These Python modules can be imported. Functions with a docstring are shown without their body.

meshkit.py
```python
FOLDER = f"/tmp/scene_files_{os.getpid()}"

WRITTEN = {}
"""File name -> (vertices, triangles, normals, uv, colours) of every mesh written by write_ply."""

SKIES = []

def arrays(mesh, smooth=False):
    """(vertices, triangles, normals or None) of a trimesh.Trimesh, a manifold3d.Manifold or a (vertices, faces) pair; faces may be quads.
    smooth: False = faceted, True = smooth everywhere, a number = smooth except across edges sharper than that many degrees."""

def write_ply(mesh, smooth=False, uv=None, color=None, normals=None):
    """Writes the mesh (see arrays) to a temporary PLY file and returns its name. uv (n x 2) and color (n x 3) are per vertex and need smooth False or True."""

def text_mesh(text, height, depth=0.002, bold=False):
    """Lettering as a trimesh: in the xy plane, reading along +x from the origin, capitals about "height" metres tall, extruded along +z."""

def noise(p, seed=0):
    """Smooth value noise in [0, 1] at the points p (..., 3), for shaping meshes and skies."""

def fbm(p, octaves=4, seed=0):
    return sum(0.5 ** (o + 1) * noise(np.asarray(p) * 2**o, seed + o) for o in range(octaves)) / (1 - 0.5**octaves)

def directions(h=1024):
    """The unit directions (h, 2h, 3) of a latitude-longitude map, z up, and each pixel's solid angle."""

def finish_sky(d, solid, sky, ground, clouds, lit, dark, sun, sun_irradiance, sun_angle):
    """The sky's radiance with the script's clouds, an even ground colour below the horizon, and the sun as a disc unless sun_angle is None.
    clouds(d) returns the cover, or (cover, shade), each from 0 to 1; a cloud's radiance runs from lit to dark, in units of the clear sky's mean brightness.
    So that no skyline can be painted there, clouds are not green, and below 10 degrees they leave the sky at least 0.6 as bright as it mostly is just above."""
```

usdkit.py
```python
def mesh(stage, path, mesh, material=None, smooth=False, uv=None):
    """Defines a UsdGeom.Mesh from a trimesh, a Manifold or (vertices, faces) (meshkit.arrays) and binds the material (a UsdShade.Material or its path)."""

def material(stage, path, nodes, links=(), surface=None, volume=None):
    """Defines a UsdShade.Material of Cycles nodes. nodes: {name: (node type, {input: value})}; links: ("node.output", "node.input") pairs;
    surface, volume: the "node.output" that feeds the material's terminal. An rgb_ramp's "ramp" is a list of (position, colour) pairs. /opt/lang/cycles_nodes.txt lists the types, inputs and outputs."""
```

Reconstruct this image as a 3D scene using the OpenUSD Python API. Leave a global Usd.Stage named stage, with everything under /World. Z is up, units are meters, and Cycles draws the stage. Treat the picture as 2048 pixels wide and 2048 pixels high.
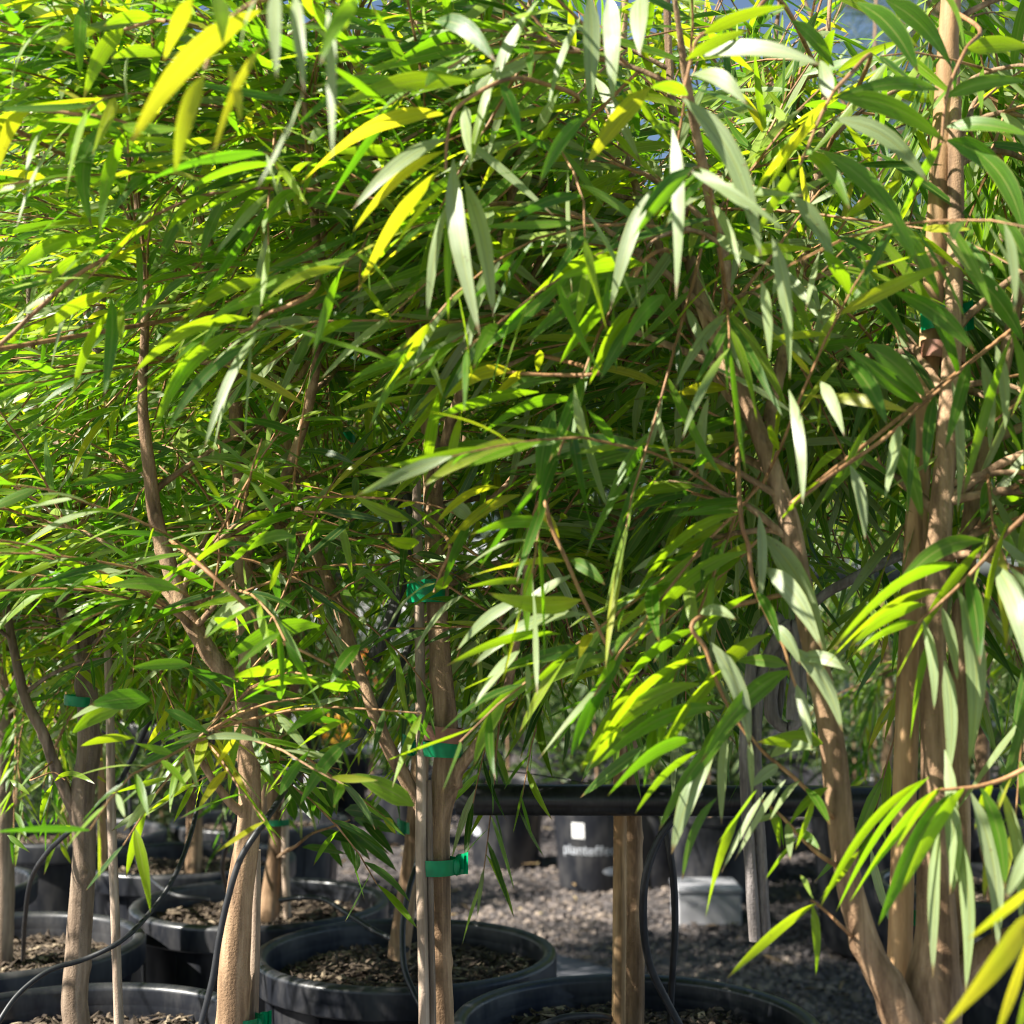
import math, numpy as np, trimesh, usdkit, meshkit
from pxr import Usd, UsdGeom, UsdLux, UsdShade, Gf, Sdf, Vt

stage = Usd.Stage.CreateInMemory()
UsdGeom.SetStageUpAxis(stage, 'Z'); UsdGeom.SetStageMetersPerUnit(stage, 1.0)
UsdGeom.Xform.Define(stage, '/World')
# ------------------------------------------------------------------ camera, sky, sun, exposure
CAM_Z, F_PX, PITCH = 1.0, 2600.0, math.radians(5.67)
EXPOSURE = 1.6
SKY_STRENGTH, SUN_INTENSITY = 0.052, 1.25
SUN = np.array([-0.72, -0.27, 0.64]); SUN /= np.linalg.norm(SUN)

cam = UsdGeom.Camera.Define(stage, '/World/camera')
cam.CreateHorizontalApertureAttr(36.0); cam.CreateVerticalApertureAttr(36.0)
cam.CreateFocalLengthAttr(36.0 * F_PX / 2048)
cam.CreateFStopAttr(6.5); cam.CreateFocusDistanceAttr(1.42)
cam.CreateClippingRangeAttr((0.05, 2000.0)); cam.CreateExposureAttr(EXPOSURE)
cam.AddTranslateOp().Set((0, 0, CAM_Z)); cam.AddRotateXOp().Set(90 + math.degrees(PITCH))

def light():
    dome = UsdLux.DomeLight.Define(stage, '/World/sky')
    m = usdkit.material(stage, '/World/Looks/sky_material', {
        's': ('sky_texture', {'sky_type': 'single_scattering', 'sun_disc': False, 'sun_elevation': math.asin(SUN[2]),
                              'sun_rotation': math.atan2(SUN[0], SUN[1]), 'air_density': 1.0, 'aerosol_density': 0.7, 'ozone_density': 1.0}),
        'b': ('background_shader', {'strength': SKY_STRENGTH})}, [('s.color', 'b.color')])
    m.CreateSurfaceOutput('cycles').ConnectToSource(UsdShade.Shader.Get(stage, '/World/Looks/sky_material/b').CreateOutput('background', Sdf.ValueTypeNames.Token))
    UsdShade.MaterialBindingAPI.Apply(dome.GetPrim()).Bind(m)
    dome.GetPrim().SetCustomDataByKey('kind', 'structure')
    sun = UsdLux.DistantLight.Define(stage, '/World/sun')
    sun.CreateNormalizeAttr(True); sun.CreateIntensityAttr(SUN_INTENSITY); sun.CreateAngleAttr(0.53); sun.CreateColorAttr((1.0, 0.95, 0.86))
    z = SUN; x = np.cross([0, 0, 1], z); x /= np.linalg.norm(x); y = np.cross(z, x)
    sun.AddTransformOp().Set(Gf.Matrix4d(*x, 0, *y, 0, *z, 0, 0, 0, 0, 1))
light()

# ------------------------------------------------------------------ helpers
CP, SP = math.cos(PITCH), math.sin(PITCH)
def at(px, py, Y):
    """The point at depth Y (metres along the ground) that stands at this pixel of the photograph."""
    a, b = (px - 1024) / F_PX, (1024 - py) / F_PX
    s = Y / (CP - b * SP)
    return np.array([a * s, Y, CAM_Z + (SP + b * CP) * s])
def to_px(p):
    p = np.asarray(p, float); q = p - [0, 0, CAM_Z]
    d = q[..., 1] * CP + q[..., 2] * SP; v = -q[..., 1] * SP + q[..., 2] * CP
    d = np.maximum(d, 1e-3)
    return np.stack([1024 + F_PX * q[..., 0] / d, 1024 - F_PX * v / d], -1)

USED = {}
def numbered(parent, name):
    k = USED.get((parent, name), 0); USED[(parent, name)] = k + 1
    return f'{parent}/{name}' + (f'_{k:03d}' if k else '')
def tag(prim, label=None, category=None, group=None, kind=None):
    p = prim.GetPrim() if hasattr(prim, 'GetPrim') else prim
    for k, v in (('label', label), ('category', category), ('group', group), ('kind', kind)):
        if v: p.SetCustomDataByKey(k, v)
    return p
def thing(name, label, category, loc=(0, 0, 0), rz=0.0, group=None):
    path = numbered('/World', name); x = UsdGeom.Xform.Define(stage, path)
    x.AddTranslateOp().Set(tuple(float(c) for c in loc))
    if rz: x.AddRotateZOp().Set(math.degrees(rz))
    tag(x, label, category, group)
    return path, np.array(loc, float)
def part(parent, name, mesh, mat, smooth=35, kind=None, label=None):
    """A mesh under parent = (path, origin); the mesh is given in world coordinates unless the origin is None."""
    path, org = parent
    if org is not None and not isinstance(mesh, dict):
        mesh = mesh.copy(); mesh.apply_translation(-org)
    p = numbered(path, name)
    m = usdkit.mesh(stage, p, mesh, mat, smooth=smooth)
    tag(m, label=label, kind=kind)
    return p, org
def single(name, mesh, mat, label, category, group=None, smooth=35, kind=None):
    p = numbered('/World', name); m = usdkit.mesh(stage, p, mesh, mat, smooth=smooth)
    tag(m, label, category, group, kind)
    return p
def copy_of(src, name, label, category, loc, rz=0.0, group=None, scale=None):
    path = numbered('/World', name); x = UsdGeom.Xform.Define(stage, path)
    x.GetPrim().GetReferences().AddInternalReference(src)
    x.ClearXformOpOrder()
    x.AddTranslateOp(opSuffix='c').Set(tuple(float(c) for c in loc)); x.AddRotateZOp(opSuffix='c').Set(math.degrees(rz))
    if scale: x.AddScaleOp(opSuffix='c').Set(tuple(scale) if np.ndim(scale) else (scale,) * 3)
    x.GetPrim().SetInstanceable(True)
    tag(x, label, category, group)
    return path

def spline(pts, n):
    """Catmull-Rom through pts (k x d), n samples."""
    p = np.asarray(pts, float)
    if len(p) == 2: return p[0] + np.linspace(0, 1, n)[:, None] * (p[1] - p[0])
    q = np.vstack([2 * p[0] - p[1], p, 2 * p[-1] - p[-2]])
    t = np.linspace(0, len(p) - 1 - 1e-9, n); i = t.astype(int); f = (t - i)[:, None]
    a, b, c, d = q[i], q[i + 1], q[i + 2], q[i + 3]
    return 0.5 * (2 * b + (c - a) * f + (2 * a - 5 * b + 4 * c - d) * f ** 2 + (3 * b - a - 3 * c + d) * f ** 3)
def tube_arrays(pts, rad, sides=8, caps=True):
    p = np.asarray(pts, float); n = len(p); rad = np.broadcast_to(rad, (n,))
    t = np.gradient(p, axis=0); t /= np.linalg.norm(t, axis=1, keepdims=True) + 1e-12
    ref = np.array([1.0, 0, 0]) if abs(t[:, 0]).mean() < 0.8 else np.array([0, 0, 1.0])
    a = np.cross(t, ref); a /= np.linalg.norm(a, axis=1, keepdims=True) + 1e-12
    b = np.cross(t, a); ang = np.arange(sides) * 2 * np.pi / sides
    v = (p[:, None] + rad[:, None, None] * (np.cos(ang)[None, :, None] * a[:, None] + np.sin(ang)[None, :, None] * b[:, None])).reshape(-1, 3)
    i, j = np.meshgrid(np.arange(n - 1), np.arange(sides), indexing='ij'); j2 = (j + 1) % sides
    q = np.stack([i * sides + j, i * sides + j2, (i + 1) * sides + j2, (i + 1) * sides + j], -1).reshape(-1, 4)
    f = np.vstack([q[:, [0, 2, 1]], q[:, [0, 3, 2]]])
    if caps:
        k = len(v); v = np.vstack([v, p[:1], p[-1:]]); s = np.arange(sides); s2 = (s + 1) % sides
        f = np.vstack([f, np.stack([np.full(sides, k), s, s2], 1), np.stack([np.full(sides, k + 1), (n - 1) * sides + s2, (n - 1) * sides + s], 1)])
    return v, f
def tube(pts, rad, sides=8, n=None, rough=0.0, freq=30.0, seed=0, rad_pts=None):
    pts = np.asarray(pts, float)
    if n:
        r = np.interp(np.linspace(0, 1, n), np.linspace(0, 1, len(np.atleast_1d(rad))), np.atleast_1d(rad)) if np.ndim(rad) else rad
        pts = spline(pts, n); rad = r
    v, f = tube_arrays(pts, rad, sides)
    if rough:
        c = np.vstack([np.repeat(pts, sides, 0), pts[:1], pts[-1:]]); d = v - c
        k = meshkit.fbm(v * [freq, freq, freq * 0.35], 3, seed) - 0.5
        v = c + d * (1 + rough * 2 * k[:, None])
    return trimesh.Trimesh(v, f, process=False)
def lathe(profile, seg=64):
    p = np.asarray(profile, float); ang = np.arange(seg) * 2 * np.pi / seg; n = len(p)
    v = np.stack([p[:, None, 0] * np.cos(ang), p[:, None, 0] * np.sin(ang), np.broadcast_to(p[:, None, 1], (n, seg))], -1).reshape(-1, 3)
    i, j = np.meshgrid(np.arange(n - 1), np.arange(seg), indexing='ij'); j2 = (j + 1) % seg
    q = np.stack([i * seg + j, i * seg + j2, (i + 1) * seg + j2, (i + 1) * seg + j], -1).reshape(-1, 4)
    return trimesh.Trimesh(v, np.vstack([q[:, [0, 1, 2]], q[:, [0, 2, 3]]]), process=False)
def box(size, at_, rz=0.0, bevel=0.0):
    m = trimesh.creation.box(size)
    if rz: m.apply_transform(trimesh.transformations.rotation_matrix(rz, [0, 0, 1]))
    m.apply_translation(at_); return m
def cat(ms): return trimesh.util.concatenate(ms)

# ------------------------------------------------------------------ materials
def M(name, nodes, links, surface='p.BSDF'): return usdkit.material(stage, '/World/Looks/' + name, nodes, links, surface=surface)
def leaf_material(name, ramp, trans, rough=0.37, fac=0.46, glauc=0.45):
    """Thin leaf: reflects, lets yellow-green light through, long fine veins, pale midrib and margin; tone (per leaf) picks the colour."""
    n = {'tone': ('attribute', {'attribute': 'tone'}), 'ramp': ('rgb_ramp', {'ramp': ramp}), 'tramp': ('rgb_ramp', {'ramp': trans}),
         'uv': ('attribute', {'attribute': 'leafuv'}), 'sep': ('separate_xyz', {}),
         'sc': ('mapping', {'scale': (9.0, 0.6, 40.0)}), 'vein': ('noise_texture', {'scale': 1.6, 'detail': 2.0}),
         'vr': ('map_range', {'from_min': 0.3, 'from_max': 0.7, 'to_min': 0.62, 'to_max': 1.35, 'clamp': True}),
         'abs': ('math', {'math_type': 'absolute'}), 'edge': ('map_range', {'from_min': 0.86, 'from_max': 1.0, 'to_min': 0.0, 'to_max': 0.65, 'clamp': True}),
         'mid': ('map_range', {'from_min': 0.10, 'from_max': 0.02, 'to_min': 0.0, 'to_max': 0.8, 'clamp': True}),
         'mx': ('math', {'math_type': 'maximum'}),
         'mul': ('mix_color', {'blend_type': 'multiply', 'fac': 1.0}), 'lite': ('mix_color', {'blend_type': 'mix', 'b': (0.30, 0.32, 0.08)}),
         'vt': ('noise_texture', {'scale': 14.0, 'detail': 3.0}), 'va': ('map_range', {'from_min': 0.3, 'from_max': 0.7, 'to_min': -0.05, 'to_max': 0.05, 'clamp': True}), 'ta': ('math', {'math_type': 'add'}),
         'tipn': ('math', {'math_type': 'multiply_add', 'value2': 0.22}), 'tip': ('map_range', {'from_min': 1.02, 'from_max': 1.07, 'to_min': 0.0, 'to_max': 0.8, 'clamp': True}),
         'sp': ('noise_texture', {'scale': 320.0, 'detail': 2.0}), 'spf': ('map_range', {'from_min': 0.70, 'from_max': 0.74, 'to_min': 0.0, 'to_max': 0.55, 'clamp': True}), 'mxx': ('math', {'math_type': 'maximum'}),
         'brown': ('mix_color', {'blend_type': 'mix', 'b': (0.20, 0.105, 0.04)}), 'tbrown': ('mix_color', {'blend_type': 'mix', 'b': (0.10, 0.05, 0.02)}),
         'geo': ('geometry', {}), 'bk': ('math', {'math_type': 'multiply', 'value2': 0.30 * glauc}),
         'back': ('mix_color', {'blend_type': 'mix', 'b': (0.17, 0.22, 0.13)}),
         'tmul': ('mix_color', {'blend_type': 'multiply', 'fac': 0.7}),
         'blotch': ('noise_texture', {'scale': 45.0, 'detail': 2.0}), 'rr': ('map_range', {'from_min': 0.3, 'from_max': 0.7, 'to_min': rough - 0.10, 'to_max': rough + 0.14, 'clamp': True}),
         'bump': ('bump', {'strength': 0.25, 'distance': 0.0006}),
         'p': ('principled_bsdf', {'specular_ior_level': 0.5}), 't': ('translucent_bsdf', {}), 'm': ('mix_closure', {'fac': fac})}
    l = [('geo.position', 'vt.vector'), ('vt.fac', 'va.value'), ('tone.fac', 'ta.value1'), ('va.result', 'ta.value2'), ('ta.value', 'ramp.fac'), ('ta.value', 'tramp.fac'), ('vt.fac', 'tipn.value1'), ('sep.y', 'tipn.value3'), ('tipn.value', 'tip.value'), ('geo.position', 'sp.vector'), ('sp.fac', 'spf.value'), ('tip.result', 'mxx.value1'), ('spf.result', 'mxx.value2'), ('back.result', 'brown.a'), ('mxx.value', 'brown.fac'), ('tmul.result', 'tbrown.a'), ('mxx.value', 'tbrown.fac'), ('uv.vector', 'sep.vector'), ('uv.vector', 'sc.vector'), ('sc.vector', 'vein.vector'), ('vein.fac', 'vr.value'),
         ('sep.x', 'abs.value1'), ('abs.value', 'edge.value'), ('abs.value', 'mid.value'), ('edge.result', 'mx.value1'), ('mid.result', 'mx.value2'),
         ('ramp.color', 'mul.a'), ('vr.result', 'mul.b'), ('mul.result', 'lite.a'), ('mx.value', 'lite.fac'),
         ('geo.backfacing', 'bk.value1'), ('bk.value', 'back.fac'), ('lite.result', 'back.a'), ('brown.result', 'p.base_color'),
         ('geo.position', 'blotch.vector'), ('blotch.fac', 'rr.value'), ('rr.result', 'p.roughness'), ('vein.fac', 'bump.height'), ('bump.normal', 'p.normal'),
         ('tramp.color', 'tmul.a'), ('vr.result', 'tmul.b'), ('tbrown.result', 't.color'), ('p.BSDF', 'm.closure1'), ('t.BSDF', 'm.closure2')]
    return M(name, n, l, 'm.closure')
# half of each leaf's light is let through, so these reflect half as much as they say
RAMP = [(0, (0.022, 0.066, 0.012)), (0.3, (0.058, 0.145, 0.012)), (0.55, (0.120, 0.240, 0.012)), (0.7, (0.20, 0.30, 0.014)), (0.83, (0.44, 0.38, 0.025)), (0.88, (0.20, 0.29, 0.10)), (1.0, (0.34, 0.41, 0.21))]
TRANS = [(0, (0.05, 0.18, 0.006)), (0.3, (0.18, 0.47, 0.006)), (0.55, (0.38, 0.70, 0.008)), (0.7, (0.60, 0.80, 0.010)), (0.83, (0.92, 0.80, 0.025)), (0.88, (0.30, 0.48, 0.05)), (1.0, (0.38, 0.52, 0.10))]
LEAF = leaf_material('leaf_material', RAMP, TRANS)
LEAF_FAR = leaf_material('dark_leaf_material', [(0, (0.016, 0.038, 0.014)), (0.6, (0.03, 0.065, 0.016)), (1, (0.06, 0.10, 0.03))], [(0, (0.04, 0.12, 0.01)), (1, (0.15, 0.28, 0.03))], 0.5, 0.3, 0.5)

def bark(name, c1, c2, c3, scale=1.0, rough=0.8, bump=0.6):
    return M(name, {'g': ('geometry', {}), 'mp': ('mapping', {'scale': (90 * scale, 90 * scale, 9 * scale)}), 'n': ('noise_texture', {'scale': 1.0, 'detail': 6.0, 'roughness': 0.65}),
                    'mp2': ('mapping', {'scale': (18 * scale, 18 * scale, 7 * scale)}), 'n2': ('noise_texture', {'scale': 1.0, 'detail': 3.0}),
                    'r': ('rgb_ramp', {'ramp': [(0.28, c1), (0.5, c2), (0.72, c3)]}), 'r2': ('rgb_ramp', {'ramp': [(0.32, (0.50, 0.45, 0.40)), (0.5, (0.95, 0.93, 0.9)), (0.68, (1.25, 1.24, 1.25))]}),
                    'mix': ('mix_color', {'blend_type': 'multiply', 'fac': 0.8, 'use_clamp': False}), 'mp4': ('mapping', {'scale': (70 * scale, 70 * scale, 3.5 * scale)}), 'fi': ('noise_texture', {'scale': 1.0, 'detail': 4.0, 'distortion': 0.6}), 'fir': ('map_range', {'from_min': 0.34, 'from_max': 0.44, 'to_min': 0.45, 'to_max': 1.0, 'clamp': True}), 'mix4': ('mix_color', {'blend_type': 'multiply', 'fac': 0.8, 'use_clamp': False}), 'gr': ('noise_texture', {'scale': 420.0, 'detail': 3.0, 'roughness': 0.7}), 'hx': ('mix_float', {'fac': 0.45}), 'fl': ('voronoi_texture', {'scale': 1.0}), 'mp3': ('mapping', {'scale': (150 * scale, 150 * scale, 45 * scale)}), 'flr': ('map_range', {'from_min': 0.0, 'from_max': 0.5, 'to_min': 0.72, 'to_max': 1.1, 'clamp': True}), 'mix3': ('mix_color', {'blend_type': 'multiply', 'fac': 0.7, 'use_clamp': False}),
                    'b': ('bump', {'strength': bump, 'distance': 0.006}), 'p': ('principled_bsdf', {'roughness': rough, 'specular_ior_level': 0.3})},
             [('g.position', 'mp.vector'), ('mp.vector', 'n.vector'), ('g.position', 'mp2.vector'), ('mp2.vector', 'n2.vector'), ('n.fac', 'r.fac'), ('n2.fac', 'r2.fac'), ('r.color', 'mix.a'), ('r2.color', 'mix.b'),
              ('g.position', 'mp3.vector'), ('mp3.vector', 'fl.vector'), ('fl.distance', 'flr.value'), ('mix.result', 'mix3.a'), ('flr.result', 'mix3.b'), ('g.position', 'mp4.vector'), ('mp4.vector', 'fi.vector'), ('fi.fac', 'fir.value'), ('mix3.result', 'mix4.a'), ('fir.result', 'mix4.b'), ('mix4.result', 'p.base_color'), ('g.position', 'gr.vector'), ('n.fac', 'hx.a'), ('gr.fac', 'hx.b'), ('hx.result', 'b.height'), ('b.normal', 'p.normal')])
BARK = bark('bark_material', (0.105, 0.060, 0.032), (0.285, 0.182, 0.104), (0.45, 0.31, 0.19))
BARK_GREY = bark('grey_bark_material', (0.13, 0.09, 0.062), (0.235, 0.172, 0.122), (0.34, 0.262, 0.195))
TWIG = bark('twig_material', (0.20, 0.10, 0.045), (0.30, 0.16, 0.07), (0.40, 0.24, 0.11), 1.5, 0.6, 0.2)
STAKE = bark('stake_wood_material', (0.28, 0.16, 0.075), (0.42, 0.26, 0.125), (0.52, 0.35, 0.19), 0.9, 0.7, 0.25)
STAKE_GREY = bark('grey_stake_wood_material', (0.17, 0.12, 0.09), (0.33, 0.25, 0.185), (0.45, 0.36, 0.28), 0.8, 0.8, 0.4)
STRAP = bark('rubber_strap_material', (0.11, 0.10, 0.10), (0.19, 0.17, 0.165), (0.27, 0.245, 0.235), 2.0, 0.75, 0.6)
STRAP_DARK = bark('dark_rubber_strap_material', (0.05, 0.05, 0.053), (0.09, 0.09, 0.092), (0.15, 0.145, 0.14), 2.0, 0.6, 0.5)

def plastic(name, col, rough, dust=0.12, scale=14.0, dcol=(0.16, 0.15, 0.14)):
    return M(name, {'g': ('geometry', {}), 'mp': ('mapping', {'scale': (1, 1, 0.35)}), 'n': ('noise_texture', {'scale': scale, 'detail': 6.0, 'roughness': 0.7}), 'n2': ('noise_texture', {'scale': 160.0, 'detail': 3.0}),
                    'f': ('map_range', {'from_min': 0.45, 'from_max': 0.75, 'to_min': 0.0, 'to_max': dust, 'clamp': True}), 'c': ('mix_color', {'a': col, 'b': dcol}),
                    'rr': ('map_range', {'from_min': 0.3, 'from_max': 0.7, 'to_min': rough - 0.08, 'to_max': rough + 0.16, 'clamp': True}),
                    'b': ('bump', {'strength': 0.12, 'distance': 0.001}), 'p': ('principled_bsdf', {'specular_ior_level': 0.5})},
             [('g.position', 'mp.vector'), ('mp.vector', 'n.vector'), ('g.position', 'n2.vector'), ('n.fac', 'f.value'), ('f.result', 'c.fac'), ('c.result', 'p.base_color'), ('n.fac', 'rr.value'), ('rr.result', 'p.roughness'), ('n2.fac', 'b.height'), ('b.normal', 'p.normal')])
POT = plastic('pot_plastic_material', (0.013, 0.0145, 0.019), 0.33, 0.36)
PIPE = plastic('poly_pipe_material', (0.014, 0.014, 0.016), 0.28, 0.15, 20)
PIPE_GREY = plastic('grey_pipe_material', (0.085, 0.095, 0.095), 0.5, 0.3, 20)
HOSE = plastic('hose_material', (0.013, 0.014, 0.017), 0.42, 0.2, 30)
WHITE = plastic('white_plastic_material', (0.72, 0.72, 0.72), 0.5, 0.25, 12, (0.4, 0.38, 0.35))
GREY_BOARD = plastic('grey_board_material', (0.34, 0.34, 0.36), 0.6, 0.4, 10)
ORANGE = plastic('orange_board_material', (0.75, 0.14, 0.02), 0.5, 0.2, 10)
YELLOW = plastic('yellow_board_material', (0.75, 0.42, 0.03), 0.5, 0.2, 10)
PRINT = plastic('white_print_material', (0.50, 0.53, 0.58), 0.5, 0.3, 60)
TAPE = M('green_tape_material', {'r': ('rgb_ramp', {'ramp': [(0.3, (0.0, 0.20, 0.075)), (0.6, (0.0, 0.34, 0.13)), (0.75, (0.06, 0.42, 0.20))]}), 'n3': ('noise_texture', {'scale': 55.0, 'detail': 3.0}), 'p': ('principled_bsdf', {'roughness': 0.32}), 't': ('translucent_bsdf', {'color': (0.0, 0.45, 0.2)}), 'm': ('mix_closure', {'fac': 0.3}),
                                 'g': ('geometry', {}), 'n': ('noise_texture', {'scale': 160.0, 'detail': 2.0}), 'b': ('bump', {'strength': 0.4, 'distance': 0.001})},
         [('p.BSDF', 'm.closure1'), ('t.BSDF', 'm.closure2'), ('g.position', 'n.vector'), ('g.position', 'n3.vector'), ('n3.fac', 'r.fac'), ('r.color', 'p.base_color'), ('n.fac', 'b.height'), ('b.normal', 'p.normal')], 'm.closure')
BROWN_TAPE = plastic('brown_band_material', (0.24, 0.10, 0.06), 0.55, 0.2, 40)
BLACK_TIE = plastic('black_tie_material', (0.012, 0.012, 0.013), 0.6, 0.1, 40)

def chips(name, cols, rough=0.85):
    k = len(cols) - 1
    return M(name, {'a': ('attribute', {'attribute': 'tone'}), 'r': ('rgb_ramp', {'ramp': [(i / k, c) for i, c in enumerate(cols)]}), 'g': ('geometry', {}), 'n': ('noise_texture', {'scale': 120.0, 'detail': 4.0}),
                    'v': ('map_range', {'from_min': 0.3, 'from_max': 0.7, 'to_min': 0.7, 'to_max': 1.25}), 'm': ('mix_color', {'blend_type': 'multiply', 'fac': 1.0, 'use_clamp': False}), 'b': ('bump', {'strength': 0.5, 'distance': 0.002}), 'p': ('principled_bsdf', {'roughness': rough, 'specular_ior_level': 0.25})},
             [('a.fac', 'r.fac'), ('g.position', 'n.vector'), ('n.fac', 'v.value'), ('r.color', 'm.a'), ('v.result', 'm.b'), ('m.result', 'p.base_color'), ('n.fac', 'b.height'), ('b.normal', 'p.normal')])
CHIP = chips('bark_chip_material', [(0.03, 0.023, 0.018), (0.07, 0.052, 0.038), (0.14, 0.105, 0.072), (0.40, 0.32, 0.22)])
STONE = chips('gravel_stone_material', [(0.035, 0.032, 0.033), (0.075, 0.067, 0.067), (0.135, 0.113, 0.103), (0.23, 0.185, 0.15), (0.36, 0.29, 0.23)])
def ground_mat(name, cols, s1, s2, rough=0.9):
    k = len(cols) - 1
    return M(name, {'g': ('geometry', {}), 'n': ('noise_texture', {'scale': s1, 'detail': 8.0, 'roughness': 0.7}), 'v': ('voronoi_texture', {'scale': s2}), 'x': ('mix_float', {'fac': 0.45}), 'sv': ('rgb_to_bw', {}),
                    'r': ('rgb_ramp', {'ramp': [(0.25 + 0.5 * i / k, c) for i, c in enumerate(cols)]}), 'b': ('bump', {'strength': 0.6, 'distance': 0.01}), 'p': ('principled_bsdf', {'roughness': rough, 'specular_ior_level': 0.2})},
             [('g.position', 'n.vector'), ('g.position', 'v.vector'), ('v.color', 'sv.color'), ('n.fac', 'x.a'), ('sv.val', 'x.b'), ('x.result', 'r.fac'), ('r.color', 'p.base_color'), ('x.result', 'b.height'), ('b.normal', 'p.normal')])
GROUND = ground_mat('ground_material', [(0.035, 0.031, 0.031), (0.085, 0.075, 0.072), (0.14, 0.12, 0.11)], 9.0, 55.0)
MAT = M('weed_mat_material', {'g': ('geometry', {}), 'n': ('noise_texture', {'scale': 5.0, 'detail': 8.0}), 'w': ('noise_texture', {'scale': 400.0}), 'r': ('rgb_ramp', {'ramp': [(0.3, (0.075, 0.078, 0.09)), (0.7, (0.13, 0.13, 0.145))]}), 'b': ('bump', {'strength': 0.4, 'distance': 0.002}), 'p': ('principled_bsdf', {'roughness': 0.7})},
         [('g.position', 'n.vector'), ('g.position', 'w.vector'), ('n.fac', 'r.fac'), ('r.color', 'p.base_color'), ('w.fac', 'b.height'), ('b.normal', 'p.normal')])
SOIL = ground_mat('potting_mix_material', [(0.022, 0.016, 0.012), (0.05, 0.036, 0.026), (0.10, 0.07, 0.046)], 30.0, 90.0)

# ------------------------------------------------------------------ leaves
def leaf_arrays(base, dirs, nrm, L, W, droop, sick, tone, nst=7, fold=0.25, twist=None, rng=None):
    """N lanceolate leaves: a bent, slightly folded blade each. Returns verts (N, nst, 3, 3), normals, uv, tone."""
    N = len(base); t = np.linspace(0, 1, nst)
    d0 = dirs / np.linalg.norm(dirs, axis=1, keepdims=True)
    s0 = np.cross(d0, nrm); s0 /= np.linalg.norm(s0, axis=1, keepdims=True) + 1e-9
    tm = (t[:-1] + t[1:]) / 2
    g = np.array([0, 0, -1.0])
    d = d0[:, None] + tm[None, :, None] * (droop[:, None, None] * g + (sick[:, None, None] * s0[:, None]))
    d /= np.linalg.norm(d, axis=2, keepdims=True)
    step = d * (L / (nst - 1))[:, None, None]
    sp = base[:, None] + np.concatenate([np.zeros((N, 1, 3)), np.cumsum(step, 1)], 1)
    return blade(sp, nrm, W, tone, fold, twist)
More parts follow.
